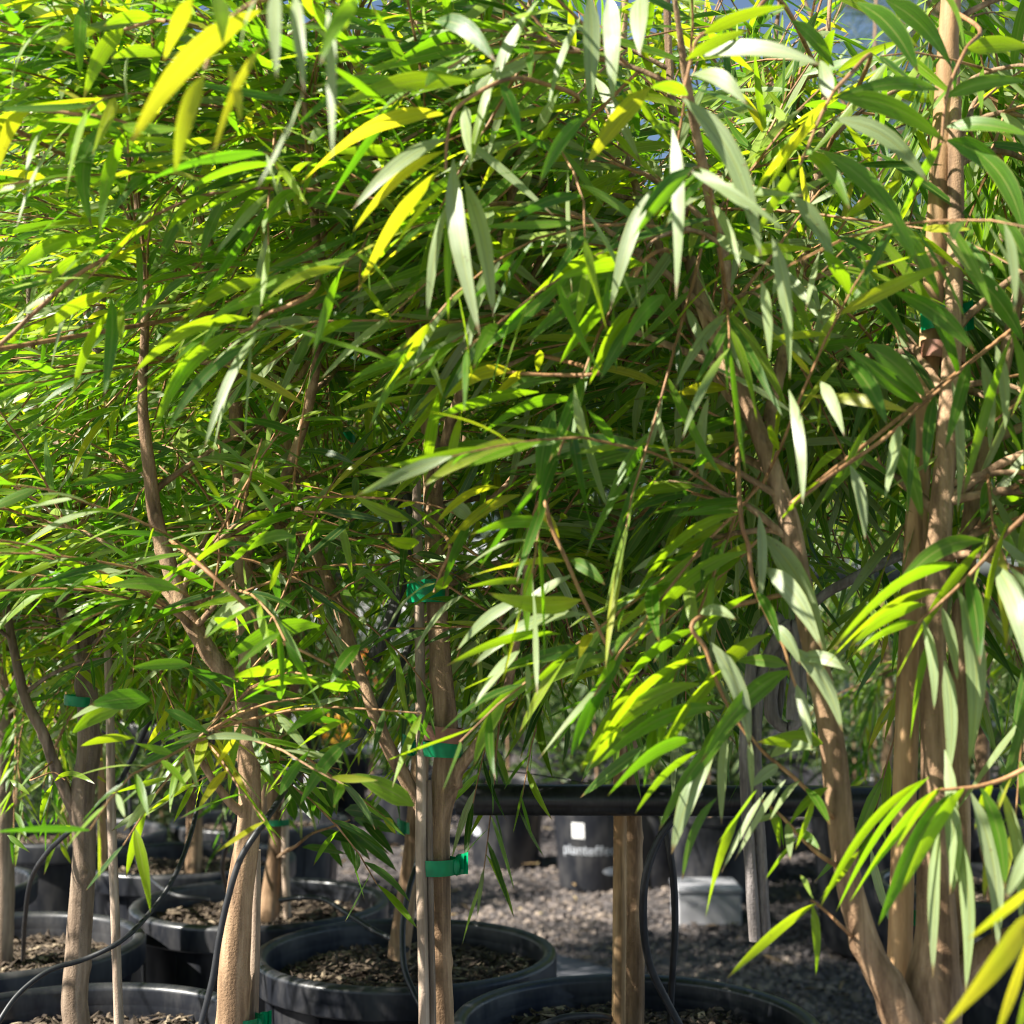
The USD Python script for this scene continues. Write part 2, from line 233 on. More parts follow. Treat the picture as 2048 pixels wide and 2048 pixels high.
def blade(sp, nrm, W, tone, fold=0.25, twist=None):
    N, nst, _ = sp.shape; t = np.linspace(0, 1, nst)
    tg = np.gradient(sp, axis=1); tg /= np.linalg.norm(tg, axis=2, keepdims=True) + 1e-12
    side = np.cross(tg, nrm[:, None]); side /= np.linalg.norm(side, axis=2, keepdims=True) + 1e-9
    n = np.cross(side, tg)
    if twist is not None:
        a = twist[:, None] * (t - 0.3)[None]; c, s = np.cos(a)[..., None], np.sin(a)[..., None]
        side, n = side * c + n * s, n * c - side * s
    k = np.clip(t / 0.28, 0, 1); prof = (k * k * (3 - 2 * k)) ** 0.7 * np.clip((1 - t) / 0.46, 0, 1) ** 0.72 * (1.05 - 0.12 * t) + 0.10 * (1 - t); prof[-1] = 0.02
    w = 0.5 * W[:, None] * prof[None]
    out = np.empty((N, nst, 3, 3)); nn = np.empty_like(out)
    lift = fold * w[..., None] * n
    out[:, :, 0] = sp - side * w[..., None] + lift; out[:, :, 1] = sp; out[:, :, 2] = sp + side * w[..., None] + lift
    nn[:, :, 0] = n + side * fold * 0.8; nn[:, :, 1] = n; nn[:, :, 2] = n - side * fold * 0.8
    nn /= np.linalg.norm(nn, axis=3, keepdims=True)
    uv = np.empty((N, nst, 3, 3)); uv[..., 0] = np.array([-1, 0, 1.0]); uv[..., 1] = t[None, :, None]; uv[..., 2] = tone[:, None, None] * 7.3
    return out, nn, uv, np.broadcast_to(tone[:, None, None], (N, nst, 3))
def leaf_faces(N, nst):
    i, j = np.meshgrid(np.arange(nst - 1), np.arange(2), indexing='ij'); a = (i * 3 + j).ravel()
    q = np.stack([a, a + 1, a + 4, a + 3], 1)
    return (q[None] + (np.arange(N) * nst * 3)[:, None, None]).reshape(-1, 4)
def raw_mesh(path, v, f, mat, normals=None, uv=None, tone=None):
    m = UsdGeom.Mesh.Define(stage, path)
    m.CreatePointsAttr(Vt.Vec3fArray.FromNumpy(np.ascontiguousarray(v.reshape(-1, 3), np.float32)))
    m.CreateFaceVertexCountsAttr(Vt.IntArray.FromNumpy(np.full(len(f), f.shape[1], np.int32)))
    m.CreateFaceVertexIndicesAttr(Vt.IntArray.FromNumpy(np.ascontiguousarray(f.ravel(), np.int32)))
    m.CreateSubdivisionSchemeAttr('none'); m.CreateDoubleSidedAttr(True)
    if normals is not None:
        m.CreateNormalsAttr(Vt.Vec3fArray.FromNumpy(np.ascontiguousarray(normals.reshape(-1, 3), np.float32))); m.SetNormalsInterpolation('vertex')
    api = UsdGeom.PrimvarsAPI(m)
    if tone is not None: api.CreatePrimvar('tone', Sdf.ValueTypeNames.FloatArray, 'vertex').Set(Vt.FloatArray.FromNumpy(np.ascontiguousarray(tone.ravel(), np.float32)))
    if uv is not None: api.CreatePrimvar('leafuv', Sdf.ValueTypeNames.Float3Array, 'vertex').Set(Vt.Vec3fArray.FromNumpy(np.ascontiguousarray(uv.reshape(-1, 3), np.float32)))
    UsdShade.MaterialBindingAPI.Apply(m.GetPrim()).Bind(mat)
    return m
def unit(v): return v / (np.linalg.norm(v, axis=-1, keepdims=True) + 1e-12)

TONES = {'d': (0.05, 0.25), 'g': (0.25, 0.5), 'y': (0.52, 0.68), 'Y': (0.73, 0.79), 'p': (0.93, 1.0)}  # own leaf hue plus painted light: d shade, Y glow, p sunlit sheen
class Tree:
    def __init__(s, name, label, base, seed, bark_mat=BARK, category='tree', group=None):
        s.root = thing(name, label, category, base, 0, group); s.org = np.array(base, float); s.rng = np.random.default_rng(seed); s.bark = bark_mat
        s.stems, s.leaves, s.twigs, s.hand = [], [], [], []
    def stem(s, px, rad, name='trunk', sides=18, rough=0.13, n=None, mat=None, depth=None):
        """px: (x, y, Y) pixel and depth, or 3-D points when depth is None and given as arrays."""
        pts = np.array([at(*p) for p in px]) if depth is None else np.asarray(px, float)
        n = n or max(10, int((20 if sides > 12 else 14) * len(pts)))
        sp = spline(pts, n); r = np.interp(np.linspace(0, 1, n), np.linspace(0, 1, len(rad)), rad)
        k = len(s.stems); m = tube(sp, r, sides, rough=rough, seed=k + 3)
        if sides >= 9:
            v = np.array(m.vertices); c = np.vstack([np.repeat(sp, sides, 0), sp[:1], sp[-1:]]); rr = np.concatenate([np.repeat(r, sides), r[:1], r[-1:]]); kg = np.random.default_rng(k + 40)
            ln = np.linalg.norm(np.diff(sp, axis=0), axis=1).sum()
            for q in range(int(ln / 0.075)):
                i = kg.integers(2, len(sp) - 2) * sides + kg.integers(0, sides); d2 = ((v - v[i]) ** 2).sum(1); w = kg.uniform(0.45, 0.9) * rr[i]
                v = v + unit(v - c) * (kg.uniform(0.12, 0.32) * rr * np.exp(-d2 / w ** 2))[:, None]
            m = trimesh.Trimesh(v, m.faces, process=False)
        part(s.root, name, m, mat or s.bark, smooth=60)
        s.stems.append((sp, r)); return sp
    def grow(s, nb, zlo, zhi, length=(0.3, 0.65), bias=(-0.25, 0, 0), L=(0.062, 0.112), W=(0.0062, 0.0098), twigs=8, el=(15, 60), droop=0.9, space=0.017, stems=None, az=None, ymin=0.5, tones=None, pale=0.15, leafy=0.2, sun_tint=0.0):
        rng = s.rng; bias = np.asarray(bias, float)
        P = np.vstack([x[0] for i, x in enumerate(s.stems) if stems is None or i in stems])
        R = np.concatenate([x[1] for i, x in enumerate(s.stems) if stems is None or i in stems])
        ok = np.where((P[:, 2] > zlo) & (P[:, 2] < zhi))[0]
        B, D, T = [], [], []
        for b in range(nb):
            i = rng.choice(ok); p = P[i].copy(); a = rng.uniform(*az) if az else rng.uniform(0, 2 * np.pi); e = math.radians(rng.uniform(*el))
            d = np.array([math.cos(a) * math.cos(e), math.sin(a) * math.cos(e), math.sin(e)])
            ln = rng.uniform(*length) * (1.0 - 0.35 * (P[i, 2] - zlo) / max(zhi - zlo, 1e-6)); k = 10; pts = [p]
            for q in range(k):
                d = unit(d + np.array([0, 0, -0.16 * droop]) * (q / k + 0.3) + bias * 0.10 + rng.normal(0, 0.07, 3)); p = p + d * ln / k; pts.append(p)
            pts = np.array(pts)
            if (pts[:, 1] < ymin).any(): pts = pts[: max(3, int(np.argmax(pts[:, 1] < ymin)))]
            r0 = min(0.0052, 0.55 * R[i] + 0.001) * (0.6 + ln)
            s.twigs.append((pts, np.linspace(r0, 0.0011, len(pts)), 6))
            kk = len(pts) - 1
            for q in range(twigs):
                u = rng.uniform(leafy, 1.0) * kk; j = min(int(u), kk - 1); p2 = pts[j] + (u - j) * (pts[j + 1] - pts[j]); tg = unit(pts[j + 1] - pts[j])
                d2 = unit(tg * 0.8 + rng.normal(0, 0.48, 3) + bias * 0.3); l2 = rng.uniform(0.10, 0.30); n2 = max(3, int(l2 / 0.04)); tp = [p2]
                for w in range(n2):
                    d2 = unit(d2 + np.array([0, 0, -0.16 * droop]) + bias * 0.06 + rng.normal(0, 0.08, 3)); p2 = p2 + d2 * l2 / n2; tp.append(p2)
                tp = np.array(tp); s.twigs.append((tp, np.linspace(0.0016, 0.0007, len(tp)), 4))
                m = max(3, int(l2 / space)); uu = np.linspace(0.08, 1, m) * n2; jj = np.minimum(uu.astype(int), n2 - 1)
                B.append(tp[jj] + (uu - jj)[:, None] * (tp[jj + 1] - tp[jj])); T.append(unit(tp[jj + 1] - tp[jj]))
            m = max(2, int(ln * 0.6 / space)); uu = np.linspace(0.4, 1, m) * kk; jj = np.minimum(uu.astype(int), kk - 1)
            B.append(pts[jj] + (uu - jj)[:, None] * (pts[jj + 1] - pts[jj])); T.append(unit(pts[jj + 1] - pts[jj]))
        B, T = np.vstack(B), np.vstack(T); N = len(B)
        alt = np.where(np.arange(N) % 2, 1.0, -1.0)[:, None]
        sd = unit(np.cross(T, [0, 0, 1.0]) + rng.normal(0, 0.3, (N, 3)))
        D = unit(T * 0.55 + sd * alt * 0.65 + np.array([0, 0, -0.25 * droop]) + bias * 0.8 + rng.normal(0, 0.16, (N, 3)))
        nr = unit(rng.normal(0, 0.75, (N, 3)) + np.array([0, -0.35, 0.55]))
        lo, hi = L; LL = rng.uniform(lo, hi, N) * np.where(rng.random(N) < 0.15, 0.6, 1); WW = rng.uniform(*W, N) * (LL / hi) ** 0.5
        tone = np.clip(rng.beta(1.3, 1.5, N) * 0.80 + sun_tint, 0, 0.7)  # per-crown shift: leaf colour made brighter and yellower to imitate sunlight
        u = rng.random(N); tone = np.where(u < pale, rng.uniform(0.925, 1, N), np.where(u > 0.96 - sun_tint * 0.5, rng.uniform(0.68, 0.79, N), tone))
        s.leaves.append((B, D, nr, LL, WW, rng.uniform(0.05, 0.6, N), rng.normal(0, 0.25, N), tone, rng.normal(0, 0.7, N)))
    def spray(s, Y, branch, leaves, r=(0.0022, 0.0011), root=None):
        """A branch in the photograph leaf by leaf. leaves: rows 'bx by tx ty width kind [bulge [dY]]' in pixels."""
        rng = s.rng
        if branch:
            bp = [at(x, y, Y + (k[0] if k else 0)) for x, y, *k in branch]
            if root is not None: bp = [np.asarray(root)] + bp
            b = spline(np.array(bp), 6 * len(bp)); s.twigs.append((b, np.linspace(*r, len(b)), 6, True))
        for row in leaves.strip().split('\n'):
            q = row.split(); bx, by, tx, ty, w = map(float, q[:5]); kind = q[5]; bulge = float(q[6]) if len(q) > 6 else rng.uniform(0.05, 0.14); dy = float(q[7]) if len(q) > 7 else rng.uniform(-0.05, 0.03)
            a, c = at(bx, by, Y), at(tx, ty, Y + dy)
            t = np.linspace(0, 1, 11)[:, None]; ch = c - a; ln = np.linalg.norm(ch)
            up = np.array([0, 0, 1.0]) - unit(ch) * unit(ch)[2]
            if np.linalg.norm(up) < 0.35: up = np.array([-1.0 if tx < bx else 1.0, 0, 0.2])
            up = unit(up); sp = a + ch * t + up * (bulge * ln * 4 * (t * (1 - t)) * (1.25 - 0.5 * t)) + np.array([0, -1, 0]) * 0.05 * ln * np.sin(np.pi * t)
            nrm = {'y': (0.55, -0.8, -0.55), 'Y': (0.6, -0.8, -0.6), 'p': (-0.6, -0.75, 0.45), 'g': (0.2, -1, -0.1), 'd': (0.3, -1, 0)}[kind]
            nrm = unit(np.array(nrm) + rng.normal(0, 0.24, 3))
            s.hand.append(blade(sp[None], nrm[None], np.array([w * Y / F_PX * 0.98]), np.array([rng.uniform(*TONES[kind])]), 0.22, np.array([rng.normal(0, 0.5)])))
    def finish(s, nst=7, most=300, leafmat=LEAF, crown='foliage'):
        o = s.org; path = s.root[0]
        # branches: the thick ones are parts, fine twigs are one part
        big = [t for t in s.twigs if t[2] == 6]; fine = [t for t in s.twigs if t[2] != 6]
        big.sort(key=lambda t: -(len(t) > 3) * 10 - t[1][0]); 
        for t in big[:90]: part(s.root, 'branch', tube(t[0], t[1], 7), TWIG if len(t) > 3 else s.bark, smooth=60)
        fine += big[90:]
        if fine:
            vs, fs, k = [], [], 0
            for t in fine:
                v, f = tube_arrays(t[0], t[1], 4, False); vs.append(v); fs.append(f + k); k += len(v)
            raw_mesh(numbered(path, 'twigs'), np.vstack(vs) - o, np.vstack(fs), TWIG).GetPrim().SetCustomDataByKey('kind', 'stuff')
        n = 0
        for v, nn, uv, tn in s.hand:
            raw_mesh(numbered(path, 'leaf'), v - o, leaf_faces(1, v.shape[1]), leafmat, nn, uv, tn); n += 1
        if s.leaves:
            A = [np.concatenate(c) for c in zip(*s.leaves)]
            B, D, nr, LL, WW, dr, sk, tone, tw = A
            v, nn, uv, tn = leaf_arrays(B, D, nr, LL, WW, dr, sk, tone, nst, 0.25, tw)
            px = to_px(v[:, [0, -1], 1]); inside = ((px > 0) & (px < 2048)).all(2).any(1); size = np.linalg.norm(px[:, 0] - px[:, 1], axis=1) * inside
            order = np.argsort(-size); pick = order[: max(0, min(most - n, int((size > 40).sum())))]
            mask = np.ones(len(B), bool); mask[pick] = False
            f1 = leaf_faces(1, nst)
            for i in pick: raw_mesh(numbered(path, 'leaf'), v[i] - o, f1, leafmat, nn[i], uv[i], tn[i])
            raw_mesh(numbered(path, crown), v[mask] - o, leaf_faces(int(mask.sum()), nst), leafmat, nn[mask], uv[mask], tn[mask]).GetPrim().SetCustomDataByKey('kind', 'stuff')
            return len(B)

def chip_mesh(P, size, rng, flat=0.45, long=1.6):
    """Irregular chips or stones: distorted octahedra with a flattened top. P (N,3)."""
    N = len(P)
    c = np.array([[1, 0, 0], [0.2, 1, 0.1], [-1, 0.1, 0], [-0.1, -1, 0], [0.35, 0.3, 1], [-0.4, -0.2, 0.9], [0, 0, -0.8]], float)
    v = c[None] * (1 + rng.normal(0, 0.22, (N, 7, 1))) + rng.normal(0, 0.1, (N, 7, 3))
    v = v * (size[:, None] * np.stack([rng.uniform(0.8, long, N), rng.uniform(0.6, 1, N), rng.uniform(0.6, 1.3, N) * flat], 1))[:, None]
    a = rng.uniform(0, 2 * np.pi, N); b = rng.normal(0, 0.35, N); ca, sa, cb, sb = np.cos(a), np.sin(a), np.cos(b), np.sin(b)
    x, y, z = v[..., 0], v[..., 1], v[..., 2]
    x, z = x * cb[:, None] - z * sb[:, None], x * sb[:, None] + z * cb[:, None]
    x, y = x * ca[:, None] - y * sa[:, None], x * sa[:, None] + y * ca[:, None]
    v = np.stack([x, y, z], -1) + P[:, None]
    f = np.array([[0, 1, 4], [1, 2, 5], [1, 5, 4], [2, 3, 5], [3, 0, 4], [3, 4, 5], [1, 0, 6], [2, 1, 6], [3, 2, 6], [0, 3, 6]])
    return v, (f[None] + (np.arange(N) * 7)[:, None, None]).reshape(-1, 3), np.repeat(rng.beta(1.6, 2.2, N), 7)

# ------------------------------------------------------------------ setting
rng = np.random.default_rng(11)
def grid_ground():
    xs = np.concatenate([[-300, -60, -20], np.linspace(-8, 8, 60), [20, 60, 300]]); ys = np.concatenate([[-40, -8], np.linspace(-1, 14, 60), [30, 80, 400]])
    X, Yy = np.meshgrid(xs, ys, indexing='ij'); Z = (meshkit.fbm(np.stack([X * 2, Yy * 2, 0 * X], -1), 3, 4) - 0.5) * 0.03; Z[(abs(X) > 8) | (Yy > 14) | (Yy < 3.2)] = -0.01
    n, m = X.shape; i, j = np.meshgrid(np.arange(n - 1), np.arange(m - 1), indexing='ij'); a = (i * m + j).ravel()
    q = np.stack([a, a + m, a + m + 1, a + 1], 1)
    return trimesh.Trimesh(np.stack([X, Yy, Z], -1).reshape(-1, 3), np.vstack([q[:, :3], q[:, [0, 2, 3]]]), process=False)
g = grid_ground()
usdkit.mesh(stage, '/World/ground', g, GROUND, smooth=True); tag(stage.GetPrimAtPath('/World/ground'), 'grey brown gravel ground of the nursery yard', kind='structure')
# woven mat under the front pots, its far edge running diagonally
edge = np.array([[-9, 4.9], [-0.3, 4.45], [0.05, 4.30], [0.62, 3.62], [1.0, 3.2], [1.6, 2.4], [3, 1.2]])
pl = np.vstack([edge, [[3, -2], [-9, -2]]])
from shapely.geometry import Polygon
mm = trimesh.creation.extrude_polygon(Polygon(pl), 0.012, engine='earcut'); mm.apply_translation([0, 0, 0.012])
usdkit.mesh(stage, '/World/weed_mat', mm, MAT); tag(stage.GetPrimAtPath('/World/weed_mat'), 'smooth grey weed mat under the front row of pots', kind='structure')
# loose stones and wood chips on the ground
N = 42000
Yy = 3.0 + 6.5 * rng.random(N) ** 1.35; X = (rng.random(N) - 0.5) * 2 * (0.42 * Yy + 0.25)
keep = Yy > np.interp(X, edge[:, 0], edge[:, 1]) + rng.normal(0, 0.05, N); X, Yy = X[keep], Yy[keep]
Z = (meshkit.fbm(np.stack([X * 2, Yy * 2, 0 * X], -1), 3, 4) - 0.5) * 0.03 + 0.003
v, f, t = chip_mesh(np.stack([X, Yy, Z], -1), rng.uniform(0.006, 0.017, len(X)) * np.where(rng.random(len(X)) < 0.07, 1.7, 1), rng, 0.6, 1.5)
pale = meshkit.fbm(np.stack([X * 1.4, Yy * 2.4, 0 * X], -1), 2, 9)
t = np.clip(t * 0.75 + np.repeat((pale - 0.5) * 0.9, 7), 0, 1)
gm = raw_mesh('/World/gravel', v, f, STONE, tone=t); tag(gm, 'loose grey and tan gravel and wood chips covering the yard', 'gravel', kind='stuff')

N = 420
Yy = 3.2 + 4.5 * rng.random(N); X = (rng.random(N) - 0.5) * 2 * (0.42 * Yy + 0.2)
P_ = np.stack([X, Yy, np.full(N, 0.034)], -1); a_ = rng.uniform(0, 6.28, N)
v, nn, uv, tn = leaf_arrays(P_, np.stack([np.cos(a_), np.sin(a_), 0.1 * rng.normal(0, 1, N)], -1), unit(rng.normal(0, .35, (N, 3)) + [0, 0, 1]), rng.uniform(.05, .10, N), rng.uniform(.007, .012, N), rng.uniform(0, .2, N), rng.normal(0, .4, N), rng.uniform(0, 1, N), 6, .3, rng.normal(0, .8, N))
DRY = leaf_material('dry_leaf_material', [(0, (0.10, 0.055, 0.03)), (0.6, (0.30, 0.19, 0.09)), (1, (0.45, 0.36, 0.20))], [(0, (0.1, 0.05, 0.02)), (1, (0.3, 0.2, 0.06))], 0.7, 0.2, 0.2)
fl = raw_mesh('/World/fallen_leaves', v, leaf_faces(N, 6), DRY, nn, uv, tn); tag(fl, 'dry narrow fallen leaves scattered over the gravel', 'fallen leaves', kind='stuff')

# ------------------------------------------------------------------ pots
RIM_Z = 0.48
def pot_prototype(name, label, loc, rz, group, R=0.25, H=0.48, level=0.445, nchips=2200, seed=5):
    s = R / 0.25; hh = H / 0.48
    org = thing(name, label, 'plant pot', loc, rz, group); org = (org[0], None)
    body = lathe([(0.0, 0.004), (0.185 * s, 0.004), (0.192 * s, 0.012), (0.196 * s, 0.05 * hh), (0.2 * s, 0.055 * hh), (0.228 * s, 0.43 * hh), (0.2225 * s, 0.43 * hh), (0.2195 * s, 0.36 * hh), (0.19 * s, 0.02 * hh), (0.0, 0.02 * hh)], 72)
    b = part(org, 'pot_body', body, POT, smooth=40)
    k = []
    for i in range(12):   # low vertical ribs on the wall
        a = i * 2 * np.pi / 12; m = trimesh.creation.box([0.004, 0.007, 0.36 * hh]); m.apply_transform(trimesh.transformations.rotation_matrix(math.radians(-4.2), [0, -1, 0])); m.apply_translation([0.2145 * s, 0, 0.245 * hh]); m.apply_transform(trimesh.transformations.rotation_matrix(a, [0, 0, 1])); k.append(m)
    for m in k: part(b, 'rib', m, POT, smooth=None)
    z0, z1 = 0.43 * hh, H
    th = np.linspace(0, np.pi, 9)
    lip = [(0.229 * s, z0 - 0.002), (0.246 * s, z0 + 0.002), (0.2485 * s, z0 + 0.006)]
    lip += [(0.2375 * s + 0.0115 * s * math.cos(a), z1 - 0.009 + 0.009 * math.sin(a)) for a in th]
    for q in range(3):
        zz = z1 - 0.014 - q * 0.014
        lip += [(0.2262 * s, zz), (0.2256 * s, zz - 0.002), (0.2254 * s, zz - 0.012)]
    lip += [(0.2225 * s, z0 - 0.004), (0.229 * s, z0 - 0.002)]
    part(org, 'rim', lathe(lip, 96), POT, smooth=50)
    r = np.random.default_rng(seed); zl = level * hh
    rr = np.linspace(0, 0.2235 * s, 12); aa = np.arange(48) * 2 * np.pi / 48
    G = np.stack([rr[:, None] * np.cos(aa), rr[:, None] * np.sin(aa), 0 * rr[:, None] + 0 * aa], -1); G[..., 2] = zl - 0.012 + (meshkit.fbm(G * 22, 3, 2) - 0.5) * 0.03
    i, j = np.meshgrid(np.arange(11), np.arange(48), indexing='ij'); j2 = (j + 1) % 48; q = np.stack([i * 48 + j, (i + 1) * 48 + j, (i + 1) * 48 + j2, i * 48 + j2], -1).reshape(-1, 4)
    mix = part(org, 'potting_mix', trimesh.Trimesh(G.reshape(-1, 3), np.vstack([q[:, :3], q[:, [0, 2, 3]]]), process=False), SOIL, smooth=True)
    a = r.uniform(0, 2 * np.pi, nchips); rad = 0.212 * s * np.sqrt(r.random(nchips))
    P = np.stack([rad * np.cos(a), rad * np.sin(a), 0 * a], -1); P[:, 2] = zl - 0.008 + (meshkit.fbm(P * 22, 3, 2) - 0.5) * 0.03 + r.uniform(0, 0.006, nchips)
    v, f, t = chip_mesh(P, r.uniform(0.0025, 0.008, nchips), r, 0.35, 2.4)
    c = raw_mesh(numbered(mix[0], 'bark_chips'), v, f, CHIP, tone=t); tag(c, kind='stuff')
    return org[0]
GP = 'large black plastic tree pots set close together'
def xy(px, Y): return ((px - 1024) / F_PX * Y, Y, 0.016)
pots = [
    ('F', xy(817, 2.20), 0.0, 'large black pot of bark mulch behind the middle trunk'),
    ('A', xy(165, 1.75), 0.7, 'front left black pot of bark mulch with a smooth grey trunk'),
    ('G', xy(1262, 1.80), 1.9, 'front black pot with the orange stake and a hose loop'),
    ('E', xy(534, 2.61), 2.6, 'black pot just behind and left of the mulched middle pot'),
    ('D', xy(391, 3.12), 3.3, 'black pot with a sunlit grey rim behind the thin left stake'),
    ('B', xy(15, 2.26), 4.1, 'black pot cut by the left edge behind the front left pot'),
    ('C', xy(-147, 2.80), 5.0, 'black pot at the far left edge, only its rim end showing'),
    ('K', (-1.18, 3.55, 0.016), 0.3, 'tall dark shaded black pot at the back left below the dark shrubs'),
    ('K2', (-0.72, 3.78, 0.016), 1.3, 'dark shaded black pot at the back, right of the leaning yellow cane'),
    ('T', (-0.52, 1.20, 0.016), 2.2, 'black pot under the trunk with the black hose, below the picture edge'),
    ('H', (0.02, 1.34, 0.016), 2.9, 'black pot under the double staked centre trunk, below the picture edge'),
    ('R', (0.44, 1.06, 0.016), 3.6, 'black pot under the forked trunk on the right, below the picture edge'),
    ('J', (1.02, 2.8, 0.016), 2.5, 'black pot in shade behind the thick right trunk'),
    ('P1', (1.20, 4.28, 0.016), 0.9, 'big black pot on the gravel left of the forked right trunk'),
    ('P2', (1.80, 4.6, 0.016), 1.7, 'big black pot on the gravel right of the forked right trunk'),
]
src = None; POTS = {}
for key, loc, rz, label in pots:
    POTS[key] = np.array(loc)
    if src is None: src = pot_prototype('tree_pot', label, loc, rz, GP)
    else: copy_of(src, 'tree_pot', label, 'plant pot', loc, rz, GP)
# small label on the pot behind the front left one
c = POTS['E']; a0 = math.radians(-70)
lab = []
ang = np.linspace(-0.09, 0.09, 6)
pts = np.array([[(0.226 - 0.012 * (1 - h)) * math.cos(a0 + q) + c[0], (0.226 - 0.012 * (1 - h)) * math.sin(a0 + q) + c[1], 0.2 + 0.07 * h + 0.016] for h in (0, 1) for q in ang])
fq = np.array([[i, i + 1, i + 7, i + 6] for i in range(5)])
single('pot_label', trimesh.Trimesh(pts, np.vstack([fq[:, :3], fq[:, [0, 2, 3]]]), process=False), WHITE, 'small pale label stuck on the wall of the black pot behind the hose draped trunk', 'label')

# ------------------------------------------------------------------ trees in the pots
GT = 'narrow leaved trees in the front pots'
def base3(p): return tuple(float(c) for c in p)
H = Tree('potted_tree', 'middle tree, slim stakes tied to its brown trunk with green tape', at(888, 2440, 1.35), 1)
H.stem([(888, 2440, 1.35), (886, 2150, 1.35), (884, 2048, 1.35), (879, 1900, 1.35), (876, 1750, 1.35), (876, 1650, 1.35), (890, 1560, 1.35), (893, 1460, 1.35), (882, 1330, 1.35), (872, 1180, 1.36), (868, 1050, 1.37), (862, 900, 1.38), (850, 700, 1.4), (838, 450, 1.42), (830, 200, 1.42), (835, 0, 1.42), (840, -250, 1.42)],
       [.0135, .0135, .013, .0125, .0125, .013, .014, .0125, .0115, .011, .0105, .010, .009, .008, .007, .006, .004])
H.stem([(870, 1665, 1.35), (848, 1625, 1.34), (812, 1560, 1.33), (770, 1480, 1.32), (735, 1390, 1.32), (712, 1320, 1.33), (682, 1230, 1.34), (652, 1150, 1.35), (625, 1090, 1.36), (603, 1055, 1.37), (590, 960, 1.4), (560, 800, 1.42), (540, 600, 1.45), (520, 350, 1.46)], [.009, .0075, .007, .0068, .0066, .0065, .0063, .006, .006, .006, .005, .0045, .004, .002], 'limb', 10)
H.stem([(893, 1600, 1.35), (915, 1545, 1.34), (952, 1493, 1.33), (988, 1440, 1.32), (1010, 1390, 1.31), (1025, 1330, 1.30), (1045, 1200, 1.28), (1060, 1050, 1.25)], [.009, .0065, .0056, .005, .0046, .004, .0035, .002], 'limb', 9)
H.stem([(868, 1000, 1.37), (900, 850, 1.33), (960, 680, 1.27), (1010, 480, 1.22), (1040, 250, 1.18), (1060, 0, 1.15)], [.006, .0055, .005, .0045, .004, .002], 'limb', 9)
H.stem([(850, 760, 1.4), (800, 600, 1.36), (740, 420, 1.3), (690, 200, 1.24), (660, -50, 1.2)], [.006, .0055, .005, .004, .002], 'limb', 9)

T2 = Tree('potted_tree', 'smooth trunked tree left of the middle, black hose across its trunk', at(354, 2440, 1.28), 2)
T2.stem([(354, 2440, 1.28), (425, 2200, 1.29), (463, 2048, 1.30), (468, 1950, 1.30), (478, 1800, 1.30), (498, 1640, 1.30), (497, 1520, 1.30), (490, 1400, 1.30), (497, 1330, 1.31), (490, 1250, 1.32), (485, 1100, 1.33), (480, 950, 1.34), (470, 750, 1.35), (480, 500, 1.36), (500, 250, 1.37), (520, 0, 1.38), (530, -250, 1.38)],
        [.017, .016, .0155, .0150, .0135, .0118, .0115, .0125, .0095, .009, .0085, .008, .007, .006, .005, .004, .003])
T2.stem([(488, 1408, 1.30), (455, 1352, 1.29), (418, 1305, 1.28), (370, 1220, 1.28), (335, 1120, 1.28), (312, 1040, 1.28), (300, 950, 1.28), (285, 800, 1.27), (290, 600, 1.25), (270, 350, 1.22), (260, 100, 1.2)], [.0105, .009, .0088, .0086, .0082, .0078, .007, .0048, .0038, .003, .002], 'limb', 11)
T2.stem([(492, 1625, 1.30), (470, 1615, 1.29), (440, 1580, 1.28), (408, 1532, 1.27), (380, 1480, 1.25)], [.006, .0045, .004, .0035, .002], 'limb', 8)
T2.stem([(486, 1120, 1.33), (560, 980, 1.32), (620, 800, 1.28), (640, 600, 1.22), (620, 350, 1.15), (600, 100, 1.1)], [.006, .0055, .005, .0045, .004, .002], 'limb', 9)

L = Tree('potted_tree', 'smooth grey forked tree at the front left, thin stake beside it', at(165, 2130, 1.75), 3, BARK_GREY)
L.stem([(165, 2140, 1.75), (152, 2040, 1.75), (149, 1990, 1.75), (160, 1850, 1.75), (168, 1700, 1.75), (163, 1600, 1.75), (178, 1500, 1.75), (173, 1350, 1.75), (170, 1150, 1.75), (175, 1000, 1.76), (185, 800, 1.77), (200, 600, 1.78), (210, 350, 1.78), (230, 100, 1.78), (240, -150, 1.78)],
       [.018, .0168, .0165, .0158, .0148, .0165, .015, .0135, .0125, .011, .010, .009, .007, .006, .004])
L.stem([(160, 1640, 1.75), (130, 1580, 1.74), (105, 1520, 1.73), (88, 1470, 1.72), (52, 1400, 1.71), (32, 1320, 1.70), (10, 1200, 1.70), (-10, 1050, 1.7)], [.010, .008, .0075, .007, .0062, .0055, .005, .003], 'limb', 10)
L.stem([(172, 1330, 1.75), (148, 1290, 1.74), (115, 1170, 1.72), (92, 1020, 1.70), (70, 850, 1.68), (60, 600, 1.65), (50, 300, 1.6), (60, 50, 1.55)], [.009, .0075, .007, .006, .0055, .0045, .004, .002], 'limb', 10)

